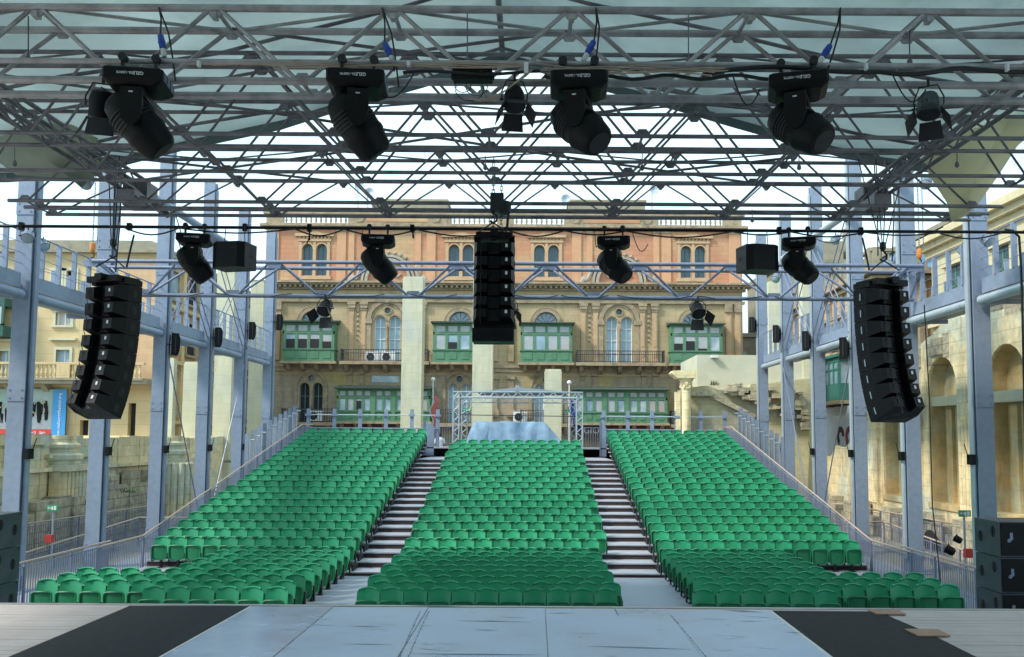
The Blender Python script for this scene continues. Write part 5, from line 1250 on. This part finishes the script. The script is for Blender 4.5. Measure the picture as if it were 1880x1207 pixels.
# ============================================================ pale modern pillars
for u0, u1, vt, Y, lb in ((738, 775, 511, 50.2, 'tall pale limestone pillar left of the central speaker array'), (868, 905, 500, 50.2, 'tall pale limestone pillar under the central speaker array'), (1000, 1031, 681, 49.0, 'short pale limestone pillar inside the gantry'),
                          (458, 482, 520, 50.5, 'pale pillar showing beside the farthest left steel column'), (396, 428, 488, 46.5, 'tall pale pillar between the fourth and fifth left columns'), (337, 362, 668, 43, 'short pale pillar between the third and fourth left columns'), (304, 319, 661, 41, 'narrow strip of pale pillar beside the third left column'),
                          (1412, 1441, 520, 47, 'tall pale pillar between the fifth and sixth right columns'), (1474, 1497, 510, 44, 'tall pale pillar between the fourth and fifth right columns')):
    a = P(u0, vt, Y); c = P(u1, vt, Y); x0_, x1_ = (P(u0, 700, Y).x+a.x)/2, (P(u1, 700, Y).x+c.x)/2
    t = thing('stone_pillar', lb, 'pillar', ((x0_+x1_)/2, Y, 0), 'pale limestone pillars')
    w = x1_-x0_; MB().box(x0_, x1_, Y, Y+w, 0, a.z).build('shaft', M_lime, t); MB().box(x0_+.03, x1_-.03, Y+.03, Y+w-.03, a.z, a.z+.10).build('cap', M_lime, t)

# ============================================================ left buildings
def block(name, label, cat, x0, x1, y0, y1, z1, m, group=None):
    t = thing(name, label, cat, ((x0+x1)/2, y0, 0), group); return t
YL = 46.0
def zl_(v): return P(180, v, YL).z
def xl_(u, v=650): return P(u, v, YL).x
t = thing('cream_building', 'cream building on the left with a stone balustrade balcony and a festival banner', 'building', (-24, YL, 0))
X1 = -19.85; X0b = -34.0
fL = (Vector((0, YL, 0)), Vector((1, 0, 0)), Vector((0, -1, 0)))
wins = [(xl_(107, 510), zl_(532), zl_(498), .62, 'plain'), (xl_(129, 510), zl_(532), zl_(498), .62, 'plain'), (xl_(117, 580), zl_(598), zl_(574), .80, 'sill'), (xl_(116, 650), zl_(692), zl_(643), .72, 'door'),
        (xl_(8, 650), zl_(692), zl_(646), .5, 'door'), (xl_(-40, 590), zl_(605), zl_(560), .9, 'sill'), (xl_(197, 580), zl_(598), zl_(574), .8, 'sill'), (xl_(197, 650), zl_(692), zl_(643), .72, 'door')]
hs = [archpoly(x, z0, z1, w, rnd=False) for x, z0, z1, w, k in wins]
gh = [archpoly(xl_(154, 790), 0, zl_(772), .45, rnd=False), archpoly(xl_(241, 790), 0, zl_(740), .40, rnd=False), archpoly(xl_(75, 800), 0, zl_(745), 2.6, rnd=False)]
zt_ = P(180, 466, YL).z
MB().wallh([(X0b, 0), (X1, 0), (X1, zt_), (X0b, zt_)], hs+gh, .4, fL).build('front_wall', M_bl, t)
MB().box(X1-1.95, X1+.02, YL-.03, YL-.005, zl_(700), zt_-.3).build('corner_strip', M_blo, t)
for (x, z0, z1, w, k) in wins:
    b = MB().box(x-w/2-.14, x-w/2, YL-.06, YL+.05, z0, z1+.14).box(x+w/2, x+w/2+.14, YL-.06, YL+.05, z0, z1+.14).box(x-w/2, x+w/2, YL-.06, YL+.05, z1, z1+.14)
    if k != 'plain': b.box(x-w/2-.35, x+w/2+.35, YL-.2, YL, z1+.5 if k == 'door' else z1+.16, z1+.62 if k == 'door' else z1+.24)
    o = b.box(x-w/2-.2, x+w/2+.2, YL-.14, YL, z0-.12, z0).build('window', M_lime, t)
    MB().box(x-w/2, x+w/2, YL+.2, YL+.22, z0, z1).build('pane', M_shade if k == 'plain' else (M_shut if k == 'door' else M_curt), o)
    g = MB().box(x-.03, x+.03, YL+.17, YL+.2, z0, z1)
    if k != 'door':
        for q in range(1, 4 if k == 'plain' else 1): g.box(x-w/2, x+w/2, YL+.17, YL+.199, z0+(z1-z0)*q/4-.02, z0+(z1-z0)*q/4+.02)
        for sx in (-1, 1): g.box(x+sx*(w/2-.04)-.04, x+sx*(w/2-.04)+.04, YL+.165, YL+.2, z0, z1)
    g.build('sash', M_white, o)
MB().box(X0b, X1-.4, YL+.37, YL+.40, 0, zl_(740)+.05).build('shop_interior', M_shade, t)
MB().box(X0b, X1+.1, YL-.3, YL+.1, zl_(704), zl_(697)).box(X0b, X1+.05, YL-.15, YL+.1, zl_(712), zl_(704)).build('shop_frieze', M_bl, t)
MB().box(X0b, X1, YL+.41, YL+16, 0, zt_).build('body', M_blo, t)
# cornice + attic
zc1 = P(180, 442, YL).z
MB().box(X0b, X1+.35, YL-.4, YL+16.3, zt_, zt_+.16).prism([(X0b, zt_+.16), (X1+.05, zt_+.16), (X1+.05, zt_+.5), (X1-.5, zc1), (X0b, zc1)], YL-.05, YL+16.0).build('attic_parapet', M_roofs, t)
# balcony with balusters
zb0, zb1 = zl_(697), zl_(669)
b = MB().box(X0b, xl_(285), YL-1.25, YL-.01, zb0-.3, zb0).box(X0b, xl_(285)-.02, YL-1.35, YL-.01, zb0-.12, zb0-.04)
for k in range(8): b.prism([(YL-.02, zb0-.9), (YL-.9, zb0-.31), (YL-.02, zb0-.31)], -33+1.9*k-.15, -33+1.9*k+.15, 'x')
o = b.build('balcony', M_roofs, t)
b = MB().box(X0b, xl_(284), YL-1.25, YL-1.0, zb1-.12, zb1)
xx = -33.0
for xx in [X1-.35-.23*k for k in range(44)]:
    if (int((X1-xx)/.23) % 10) in (7, 8, 9): b.box(xx-.11, xx+.115, YL-1.25, YL-1.02, zb0, zb1-.12)
    else: b.lathe([(.07, 0), (.045, .08), (.09, .25), (.04, .5), (.07, zb1-zb0-.12)], 6, Matrix.Translation((xx, YL-1.12, zb0)))
b.build('balustrade', M_bl, o)
b = MB()   # side facade facing the auditorium: pilasters, windows, cornices
for k in range(6):
    y = YL+1.8+2.6*k
    for z0, z1 in ((5.0, 7.2), (8.4, 10.2), (11.3, 12.8)):
        f = MB().box(X1, X1+.1, y-.75, y-.6, z0, z1).box(X1, X1+.1, y+.6, y+.75, z0, z1).box(X1, X1+.22, y-.85, y+.85, z1, z1+.18).box(X1, X1+.22, y-.85, y+.85, z0-.14, z0).build('window', M_trim, t)
        MB().box(X1+.003, X1+.02, y-.6, y+.6, z0, z1).build('pane', M_glass if (k+int(z0)) % 3 else M_shade, f)
    b.box(X1, X1+.16, y+1.1, y+1.5, 0, zt_)
for z in (4.4, 7.7, 10.7): b.box(X1, X1+.3, YL, YL+16, z, z+.2)
b.build('side_trim', M_bl, t)
for k in range(3):
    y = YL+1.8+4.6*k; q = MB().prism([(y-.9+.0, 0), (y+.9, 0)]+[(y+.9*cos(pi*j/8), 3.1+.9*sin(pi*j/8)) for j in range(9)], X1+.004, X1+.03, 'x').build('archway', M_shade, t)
# green closed balcony at far left
t = thing('enclosed_balcony', 'dark green enclosed balcony at the far left edge beside the first column', 'balcony', (xl_(2), YL, zl_(620)))
x0_, x1_ = xl_(-60), xl_(24)
MB().box(x0_, x1_, YL-1.0, YL-.01, zl_(622), zl_(603)).box(x0_, x1_, YL-.98, YL-.01, zl_(568), zl_(535)).box(x0_, x1_, YL-1.0, YL-.9, zl_(603), zl_(600)).build('timber_frame', mat('dark_green_timber', (.02, .09, .075), .5, 0, .2, 3), t)
for k in range(6):
    a = x1_-.06-.42*k; MB().box(a-.06, a+.06, YL-1.0, YL-.9, zl_(603), zl_(568)).build('post', MATS['dark_green_timber'], t); MB().box(a-.36, a-.06, YL-.96, YL-.93, zl_(602), zl_(569)).build('pane', M_curt, t)
# banner
xb0, xb1, xb2 = xl_(-70, 760), xl_(102, 760), xl_(127, 760)
zB0, zB1 = zl_(816), zl_(716)
t = thing('banner', 'large festival banner with a crowd of dark-suited figures, red strip and blue side strip', 'banner', ((xb0+xb1)/2, YL-.3, zB0))
zr0, zr1 = zl_(801), zl_(789)
MB().box(xb0, xb1, YL-.34, YL-.30, zr1, zB1).build('picture', mat('banner_photo', (.30, .42, .36), .5, 0, .2, .8, col2=(.42, .48, .50), c2s=.5), t)
MB().box(xb0, xb1, YL-.345, YL-.34, zr1, zr1+.95).build('picture_ground', mat('banner_ground', (.30, .34, .36), .5, var=.2), t)
b = MB()
for k in range(80):
    x = random.uniform(xb0+.1, xb1-.25); z0 = zr1+random.uniform(.25, .95); h = random.uniform(.50, .68); w = h*.13; y = YL-.35-.0004*k
    b.prism([(x-w*.7, z0), (x-w*.2, z0), (x, z0+h*.4), (x+w*.3, z0), (x+w*.8, z0), (x+w, z0+h*.5), (x+w*1.1, z0+h*.78), (x+w*.4, z0+h*.85), (x-w*.4, z0+h*.85), (x-w*1.1, z0+h*.75), (x-w*.9, z0+h*.45)], y, y+.003)
b.build('pictured_figures', M_black, t)
b = MB()
for k in range(30): x = random.uniform(xb0+.2, xb1-.3); z = zr1+random.uniform(.75, 1.45); b.cbox((x, YL-.385, z), (.06, .004, .08))
b.build('pictured_faces', M_bl, t)
MB().box(xb0, xb1, YL-.35, YL-.31, zr0, zr1).build('red_strip', M_red, t)
MB().box(xb1+.01, xb2, YL-.35, YL-.31, zB0, zB1).build('blue_strip', M_blueb, t)
lo_ = ORG[t.name]
text('www.maltaartsfestival.org', .235, t, M_letter, M=Matrix.Translation((xb1+(xb2-xb1)/2+.02-lo_.x, -.065, (zB0+zB1)/2-lo_.z)) @ FACE_CAM @ Matrix.Rotation(R(90), 4, 'Z'))
text('\u0120or\u0121   \u0121gin', .19, t, M_letter, M=Matrix.Translation((xl_(74, 795)-lo_.x, -.06, (zr0+zr1)/2-lo_.z)) @ FACE_CAM)
t = thing('shop_lettering', 'dark metal shop letters TAL below the banner', 'sign', P(88, 812, YL-.1)); text('TAL', .55, t, mat('bronze', (.10, .085, .06), .4, .5), M=FACE_CAM, ext=.03)

# ============================================================ left ruins
def rough(b, x0, x1, y0, y1, z0, z1, cell=.5, amp=.05, top=.25, seed=0):
    """masonry block with broken top outline"""
    rd = random.Random(seed); ny = max(1, int(abs(y1-y0)/cell)); nx = max(1, int(abs(x1-x0)/cell)); 
    if ny >= nx:
        for k in range(ny):
            a = y0+(y1-y0)*k/ny; c = y0+(y1-y0)*(k+1)/ny
            b.box(x0+rd.uniform(0, amp), x1-rd.uniform(0, amp), a, c-.012, z0, z1-rd.choice([0, 0, .1, .35, .6])*top-rd.uniform(0, .05))
    else:
        for k in range(nx):
            a = x0+(x1-x0)*k/nx; c = x0+(x1-x0)*(k+1)/nx
            b.box(a, c-.012, y0+rd.uniform(0, amp), y1-rd.uniform(0, amp), z0, z1-rd.choice([0, 0, .1, .35, .6])*top-rd.uniform(0, .05))
    return b
t = thing('ruined_wall', 'weathered limestone ruin wall on the left behind the first steel columns', 'wall', (-16.6, 24, 0), 'ruined theatre walls')
rough(MB(), -18.2, -16.3, 22, 52, 0, 3.78, .9, .10, .12, 1).build('masonry', M_ruin, t)
rough(MB(), -16.3, -15.6, 25, 33, 0, 1.75, .7, .12, .7, 2).build('lower_masonry', M_ruin2, t)
rough(MB(), -16.3, -15.8, 33, 40, 0, 2.4, .8, .12, .9, 3).build('broken_masonry', M_ruin2, t)
MB().box(-16.4, -16.15, 22, 29.5, 3.45, 3.8).box(-16.4, -16.2, 29.5, 34, 3.0, 3.12).box(-16.35, -16.15, 22, 44, 2.55, 2.68).build('moulding', M_ruin, t)
for k, y in enumerate((30.5, 25.5, 40.0)):
    t = thing('pedestal', 'moulded stone column base on the left ruin wall, %s' % ['with a fluted pilaster below it', 'at the far left edge', 'farther back near the third steel column'][k], 'column base', (-16.0, y, 3.2), 'broken column bases on the left ruin')
    Mx = Matrix.Translation((-16.5, y, 2.75))
    MB().lathe([(.75, 0), (.75, .12), (.85, .2), (.85, .34), (.70, .42), (.66, .52), (.74, .60), (.74, .70), (.62, .78), (.60, 1.02)], 18, Mx).box(-17.3, -15.65, y-.85, y+.85, 2.55, 2.75).build('base', M_ruin, t, 40)
    b = MB()
    for q in range(6): b.tube((-15.9, y-.62+.25*q, .6), (-15.9, y-.62+.25*q, 2.55), .11, 8)
    b.box(-16.3, -15.92, y-.8, y+.8, 0, 2.54).build('fluted_pilaster', M_ruin, t)
t = thing('fluted_stub', 'stump of a fluted stone column on the ground left of the fourth steel column', 'column', (-14.9, 34, 0)); b = MB()
for q in range(12): a = 2*pi*q/12; b.tube((-15.2+.5*cos(a), 38+.5*sin(a), 0), (-15.2+.5*cos(a), 38+.5*sin(a), 2.6), .13, 6)
b.build('shaft', M_ruin, t)
# exit signs on posts + red boxes
for u, v, Y, lb, s in ((97, 933, 24.8, 'green exit sign on a post beside the left ruin', 1), (1771, 943, 22.5, 'green exit sign on a post beside the right ruin', -1)):
    p = P(u, v, Y); t = thing('exit_sign', lb, 'sign', (p.x, Y, 0), 'exit signs on posts')
    MB().cbox(p, (.30, .05, .16)).build('panel', M_green, t)
    MB().box(p.x+.05, p.x+.11, Y-.034, Y-.026, p.z-.055, p.z+.055).box(p.x-.12, p.x-.03, Y-.034, Y-.026, p.z-.012, p.z+.012).prism([(p.x-.14, p.z), (p.x-.09, p.z+.045), (p.x-.09, p.z-.045)], Y-.034, Y-.026).box(p.x-.02, p.x+.03, Y-.034, Y-.026, p.z-.05, p.z+.04).build('pictogram', M_white, t)
    MB().tube((p.x, Y+.04, 0), (p.x, Y+.04, p.z), .03).build('post', M_alu, t)
    MB().cbox((p.x-s*.05, Y-.03, p.z-(.85 if s > 0 else 1.0)), (.2, .14, .22)).build('alarm_box', M_red, t)

# ============================================================ right ruins with arches
XR = 14.5
t = thing('arched_ruin', 'long weathered limestone ruin with tall arched niches behind the right steel columns', 'ruin', (XR, 30, 0), 'ruined theatre walls')
fR = (Vector((XR, 0, 0)), Vector((0, 1, 0)), Vector((-1, 0, 0)))
outer = [(16, 0), (44, 0), (44, 2.9), (42.2, 3.0), (41.6, 3.5), (40.4, 3.4), (39, 3.9), (37.9, 3.8), (37.3, 5.2), (37.0, 6.7), (36.6, 7.2), (34.5, 7.1), (33.2, 7.35), (32.6, 7.2), (31.8, 7.5), (31.2, 7.6), (30.4, 8.0), (29.6, 8.1), (29, 7.9), (28, 8.3), (26, 8.5), (24, 8.6), (16, 8.8)]
niches = [archpoly(y, 1.5, 6.75, 2.15) for y in (22.4, 26.55, 30.75, 34.9)]
MB().wallh(outer, niches, .10, fR, back=False).build('masonry', M_ruin, t)
for nh in niches:
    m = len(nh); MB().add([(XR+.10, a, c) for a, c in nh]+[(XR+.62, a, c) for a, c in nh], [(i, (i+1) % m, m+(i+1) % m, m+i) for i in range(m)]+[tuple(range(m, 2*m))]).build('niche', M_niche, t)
MB().box(XR+.64, XR+1.6, 16, 37, 0, 7.0).build('core', M_ruin, t)
rd = random.Random(5)
b = MB(); y = 16.0
b.box(XR+.1, XR+.6, 16, 36.9, 6.9, 7.1)
while y < 36.5:      # broken coping stones
    zt = [q for q in outer if q[0] >= y][-1][1] if False else (8.6 if y < 28 else 8.0-(y-28)*.14)
    w = rd.uniform(.4, .9)
    if rd.random() < .8: b.box(XR-.06+rd.uniform(-.06, .1), XR+1.35, y, y+w-.03, zt-.75-rd.uniform(0, .3), zt-.1+rd.uniform(-.2, .18))
    y += w
b.build('broken_coping', M_ruin2, t)
for k, yc in enumerate((22.4, 26.55, 30.75, 34.9)):
    MB().box(XR+.12, XR+.6, yc-1.07, yc+1.07, 4.95+.03*k, 5.3+.03*k).build('lintel', M_lime, t)
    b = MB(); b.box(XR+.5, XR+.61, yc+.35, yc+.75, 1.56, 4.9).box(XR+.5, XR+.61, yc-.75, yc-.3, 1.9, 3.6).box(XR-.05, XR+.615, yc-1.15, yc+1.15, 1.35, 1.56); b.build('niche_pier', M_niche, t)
for yc in (20.3, 24.5, 28.65, 32.85, 36.8):
    b = MB(); 
    for q in range(5): b.tube((XR-.15, yc-.44+.22*q, 1.2), (XR-.15, yc-.44+.22*q, rd.uniform(4.2, 5.2)), .12, 8)
    b.box(XR-.2, XR+.01, yc-.62, yc+.62, 0, 1.2).box(XR-.14, XR+.01, yc-.55, yc+.55, 1.2, 5.0).build('half_column', M_ruin, t)
b = MB(); rough(b, XR-.9, XR-.22, 17, 44, 0, 1.25, .8, .15, .9, 9); b.build('rubble_footing', M_ruin2, t)
b = MB(); ring_arch(b, 0, 0, .6, .95, -.05, .4, 0, pi, 10)
o = b.build('vault_arch', M_lime, t); o.location = (XR-.98, 29.9, .15); o.rotation_euler.z = R(90)
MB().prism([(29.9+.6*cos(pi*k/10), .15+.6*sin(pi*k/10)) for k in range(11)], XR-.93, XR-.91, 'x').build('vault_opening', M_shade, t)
# right ruin nearer the back: low wall with stairs profile and corinthian fragment
t = thing('stair_ruin', 'ruined wall with a broken sloping stair line under the plain pale block', 'ruin', (9, 43.6, 0), 'ruined theatre walls')
f2 = (Vector((0, 43.6, 0)), Vector((1, 0, 0)), Vector((0, -1, 0)))
def q2(u, v): p = P(u, v, 43.6); return (p.x, p.z)
ol = [q2(1250, 870), q2(1480, 870), q2(1490, 695), q2(1440, 700), q2(1400, 705), q2(1380, 705), q2(1376, 712), q2(1340, 716), q2(1318, 716), q2(1300, 708), q2(1262, 712), q2(1250, 716)]
ol[0] = (ol[0][0], 0); ol[1] = (ol[1][0], 0)
MB().wallh(ol, [], 1.0, f2).build('masonry', mat('yellow_ruin', (.52, .47, .29), .92, 0, .2, 2, bump=.5, bs=6, col2=(.45, .44, .35), c2s=.5, brick=(1.1, .5, .75, .012), stain=.5, stc=(.14, .13, .11), streak=True), t)
b = MB()
pa_ = P(1310, 728, 43.4); pb_ = P(1385, 765, 43.4)
b.path([pa_, pa_.lerp(pb_, .5), pb_], .16, 4).box(P(1268, 730, 43.3).x, P(1308, 730, 43.3).x, 43.2, 43.62, P(1280, 727, 43.3).z, P(1280, 720, 43.3).z)
rd = random.Random(11)
for k in range(46):
    u = rd.uniform(1330, 1480); v = 708+rd.uniform(0, 1)*max(6, (u-1310)*.45); p = P(u, v, 43.4); s_ = rd.uniform(.12, .30); b.cbox(p, (s_*1.9, .5+rd.random()*.3, s_))
b.build('broken_blocks', M_ruin2, t)
t = thing('corinthian_column', 'weathered column with carved capital at the left end of the stair ruin', 'column', P(1260, 800, 43))
xc = P(1260, 770, 43).x
zc_ = P(1255, 716, 43).z
MB().lathe([(.24, 0), (.22, zc_)], 12, Matrix.Translation((xc, 43, 0))).box(xc-.5, xc-.28, 43.1, 43.5, 0, zc_-.1).build('shaft', M_ruin, t, 60)
b = MB().lathe([(.22, -.05), (.26, .06), (.24, .12), (.30, .30), (.28, .34), (.38, .52), (.40, .56)], 12, Matrix.Translation((xc, 43, zc_))).prism([(xc-.5, zc_+.56), (xc-.78, zc_+.80), (xc-.70, zc_+.92), (xc+.5, zc_+.96), (xc+.42, zc_+.56)], 42.6, 43.5)
for k in range(12): a = 2*pi*k/12; b.lathe([(.06, 0), (.08, .10), (.02, .16)], 5, Matrix.Translation((xc+.26*cos(a), 43+.26*sin(a), zc_+.08+.15*(k % 2))))
b.build('capital', M_ruin, t)
# plain pale block
t = thing('pale_block', 'plain flat-topped pale block building above the stair ruin', 'building', (12, 44.2, 4))
xa_, xb_ = P(1280, 700, 44.2).x, P(1500, 700, 44.2).x
MB().prism([(xa_, 44.2), (xb_, 44.2), (xb_, 49.5), (P(1250, 700, 49.2).x, 49.2)], 3.5, P(1330, 652, 44.2).z, 'z').build('body', mat('pale_cream_wall', (.60, .58, .45), .85, 0, .05, 1.5, bump=.08, bs=15, col2=(.55, .56, .48), c2s=.3, brick=(1.2, .45, .95, .008), stain=.2, stc=(.42, .40, .32)), t)
MB().box(P(1306, 655, 44).x, P(1318, 655, 44).x, 43.9, 44.19, P(1310, 657, 44).z, P(1310, 653, 44).z).build('security_lamp', M_white, t)
# buildings on the right behind the ruin
t = thing('ochre_building', 'tall ochre building with corniced parapet behind the right columns', 'building', (17.5, 44, 0))
zt_ = 12.5
MB().box(17.5, 26, 44, 62, 0, zt_).build('body', mat('ochre_wall', (.58, .36, .18), .9, 0, .12, 1.5, bump=.2, bs=12, col2=(.52, .44, .27), c2s=.3, brick=(.9, .35, .86, .012), stain=.4, stc=(.25, .19, .13), streak=True), t)
b = MB()
for z, d, h in ((zt_-.3, .5, .3), (zt_-.6, .25, .2), (8.2, .2, .2), (4.6, .2, .2), (10.6, .2, .15)): b.box(17.5-d, 26+d, 44-d, 62, z, z+h)
for k in range(9): b.box(17.38, 17.5, 44.3+2*k, 44.7+2*k, 0, zt_-.6)
for k in range(5): b.box(17.7+2*k, 18.1+2*k, 43.88, 44, 0, zt_-.6)
b.build('cornice', M_trim, t)
b = MB().box(17.3, 26, 43.9, 44.15, zt_+.9, zt_+1.05).box(17.3, 17.55, 44, 62, zt_+.9, zt_+1.05)
for k in range(46): b.lathe([(.06, 0), (.09, .3), (.04, .6), (.06, .9)], 5, Matrix.Translation((17.42, 44.2+.38*k, zt_)))
for k in range(22): b.lathe([(.06, 0), (.09, .3), (.04, .6), (.06, .9)], 5, Matrix.Translation((17.5+.38*k, 44.02, zt_)))
for k in range(5): b.box(17.25, 17.6, 44+4*k, 44.4+4*k, zt_, zt_+1.1).box(17.4+2.0*k, 17.8+2.0*k, 43.88, 44.18, zt_, zt_+1.1)
b.build('parapet', M_roofs, t)
for k in range(7):
    y = 45.3+2.3*k
    for z0, z1 in ((8.8, 10.4), (5.4, 7.2)):
        w_ = MB().box(17.36, 17.5, y-.6, y-.45, z0, z1).box(17.36, 17.5, y+.45, y+.6, z0, z1).box(17.3, 17.5, y-.7, y+.7, z1, z1+.15).build('window', M_trim, t); MB().box(17.47, 17.495, y-.45, y+.45, z0, z1).build('pane', M_shutd if (k+int(z0)) % 2 else M_shade, w_)
t = thing('enclosed_balcony', 'teal green enclosed balcony on the ochre building above the graffiti', 'balcony', (17, 49, 5.8))
MT = mat('teal_timber', (.04, .17, .14), .6, 0, .15, 3)
MB().box(16.6, 17.34, 46.9, 51.5, 5.9, 6.8).box(16.6, 17.34, 46.9, 51.5, 8.0, 8.25).box(16.45, 17.34, 46.7, 51.7, 8.25, 8.4).box(16.6, 16.7, 46.9, 51.5, 7.55, 7.65).build('timber_frame', MT, t)
for k in range(7): MB().box(16.58, 16.72, 46.92+.75*k, 47.04+.75*k, 6.8, 8.0).build('post', MT, t)
for k in range(6): MB().box(16.64, 16.67, 47.04+.75*k, 47.67+.75*k, 6.82, 8.0).build('pane', M_glass, t)
MB().box(16.7, 17.34, 46.93, 46.96, 6.82, 8.0).build('pane', M_glass, t)
MB().box(16.5, 17.34, 46.7, 51.7, 5.7, 5.89).build('slab', M_trim, t)
t = thing('white_wall', 'low white wall with black and magenta painted curls below the teal balcony', 'wall', (17.1, 49, 0))
MB().box(17.0, 17.3, 45.2, 53, 0, 5.6).build('wall', mat('white_plaster', (.62, .68, .75), .8, var=.06), t)
for y, m_, nm in ((47.9, M_foot, 'black_curl'), (46.6, mat('magenta', (.30, .03, .12), .6), 'magenta_curl')):
    b = MB()
    for k in range(12):
        a0 = R(-60)+R(240)*k/12; a1 = R(-60)+R(240)*(k+1)/12
        b.prism([(y+.25*cos(a0), 3.95+.25*sin(a0)), (y+.55*cos(a0), 3.95+.55*sin(a0)), (y+.55*cos(a1), 3.95+.55*sin(a1)), (y+.25*cos(a1), 3.95+.25*sin(a1))], 16.975, 16.999, 'x')
    b.build(nm, m_, t)
t = thing('cream_palace', 'cream stone building with deep cornice at the upper right behind the walkway', 'building', (20, 36, 0))
MB().box(19.5, 34, 20, 42, 0, 13.2).build('body', mat('palace_stone', (.60, .55, .38), .88, 0, .08, 1.5, bump=.15, bs=15, col2=(.56, .50, .34), c2s=.3, brick=(5, .8, .85, .014), stain=.25, stc=(.36, .33, .25), streak=True), t)
b = MB()
for z, d, h in ((13.2, .7, .28), (12.92, .45, .28), (12.6, .2, .3), (9.2, .18, .22), (8.6, .12, .12)): b.box(19.5-d, 34, 20, 42+d, z, z+h)
for k in range(40): b.box(19.15, 19.5, 20.2+.55*k, 20.42+.55*k, 12.9, 13.18)
b.box(19.9, 34, 20.5, 41.5, 13.48, 14.1)
b.build('cornice', mat('palace_trim', (.62, .54, .35), .88, 0, .12, 2, bump=.2, bs=10, stain=.3, stc=(.32, .27, .18)), t)
for y in (23.5, 27.5, 31.5, 35.5, 39.5):
    w_ = MB().box(19.34, 19.5, y-.85, y-.65, 9.8, 11.8).box(19.34, 19.5, y+.65, y+.85, 9.8, 11.8).box(19.2, 19.5, y-1, y+1, 11.8, 12.0).box(19.25, 19.5, y-1, y+1, 9.6, 9.8).build('window', MATS['palace_trim'], t)
    MB().box(19.47, 19.495, y-.65, y+.65, 9.8, 11.8).build('pane', M_shutd, w_); MB().box(19.44, 19.47, y-.04, y+.04, 9.8, 11.8).box(19.44, 19.47, y-.65, y+.65, 10.8, 10.87).build('sash', M_bay, w_)
for y in (35.2, 31.0): # shallow arched niche on the lower wall
    MB().prism([(p_[0], p_[1]) for p_ in archpoly(y, 4, 8.2, 2.2)], 19.42, 19.495, 'x').build('blind_arch', M_lime, t)
# far left and right fill buildings
for (x0_, x1_, y0_, y1_, zt_, m_, nm, lb) in ((10.5, 17, 66, 76, 11.5, M_roofs, 'grey_building', 'grey-roofed building between the palazzo and the sixth right column'), (-36, -18, 70, 84, 12.6, M_bl, 'distant_building', 'cream building seen between the left facade and the palazzo'), (26, 40, 52, 64, 17.2, mat('blue_glazed_wall', (.16, .33, .55), .25, 0, .2, .5, brick=(2, 1.1, .5, .05)), 'glazed_building', 'blue glazed building behind the right walkway under the sky'), (18.5, 25, 63, 74, 16.6, M_roofs, 'stepped_building', 'grey stone building with stepped roof blocks behind the ochre building')):
    t = thing(nm, lb, 'building', ((x0_+x1_)/2, y0_, 0))
    MB().box(x0_, x1_, y0_, y1_, 0, zt_).build('body', m_, t)
    b = MB().box(x0_-.2, x1_+.2, y0_-.2, y1_+.2, zt_, zt_+.3)
    if 'stepped' in nm: b.box(x0_+2, x0_+4.5, y0_+.5, y0_+3, zt_+.3, zt_+1.8).box(x0_+5, x0_+5.8, y0_+.5, y0_+2, zt_+.3, zt_+3)
    b.build('roof_edge', M_roofs, t)
    for k in range(3):
        for j in range(2):
            x = x0_+(x1_-x0_)*(k+.5)/3; z = zt_-2.6-3.2*j; w_ = MB().box(x-.6, x+.6, y0_-.08, y0_, z-.1, z+1.6).build('window', M_trim, t); MB().box(x-.45, x+.45, y0_-.1, y0_-.081, z, z+1.5).build('pane', M_glass, w_)

# weeds growing on the ruins
M_leaf = mat('weed_leaf', (.06, .10, .03), .7, 0, .4, 9)
rd = random.Random(21)
for (u, v, Y, lb, n_, s_) in ((1312, 708, 43.4, 'small weed tuft growing on the stair ruin under the pale block', 60, .5), (236, 905, 26, 'green weeds rooted on the left ruin beside the second column', 60, .35), (420, 850, 40, 'weeds on the left ruin near the fourth left column', 50, .4), (1770, 604, 30, 'dry weed tuft on top of the arched ruin', 60, .4), (1630, 650, 33, 'dry weed tuft on the arched ruin behind the right speaker array', 60, .4)):
    p = P(u, v, Y); b = MB()
    for k in range(n_):
        a = rd.uniform(0, 6.28); L = .7*s_*rd.uniform(.4, 1); e = rd.uniform(.2, 1.3); d = Vector((cos(a)*cos(e), sin(a)*cos(e), sin(e))); o_ = Vector((rd.uniform(-.2, .2), rd.uniform(-.1, .1), 0)); w = Vector((-sin(a), cos(a), 0))*.007
        q = p+o_; b.add([q-w, q+w, q+d*L*.6+w*1.6, q+d*L, q+d*L*.6-w*1.6], [(0, 1, 2, 3, 4)])
    tag(b.build('weed_tuft', M_leaf), lb, 'plant', 'weeds on the ruins')
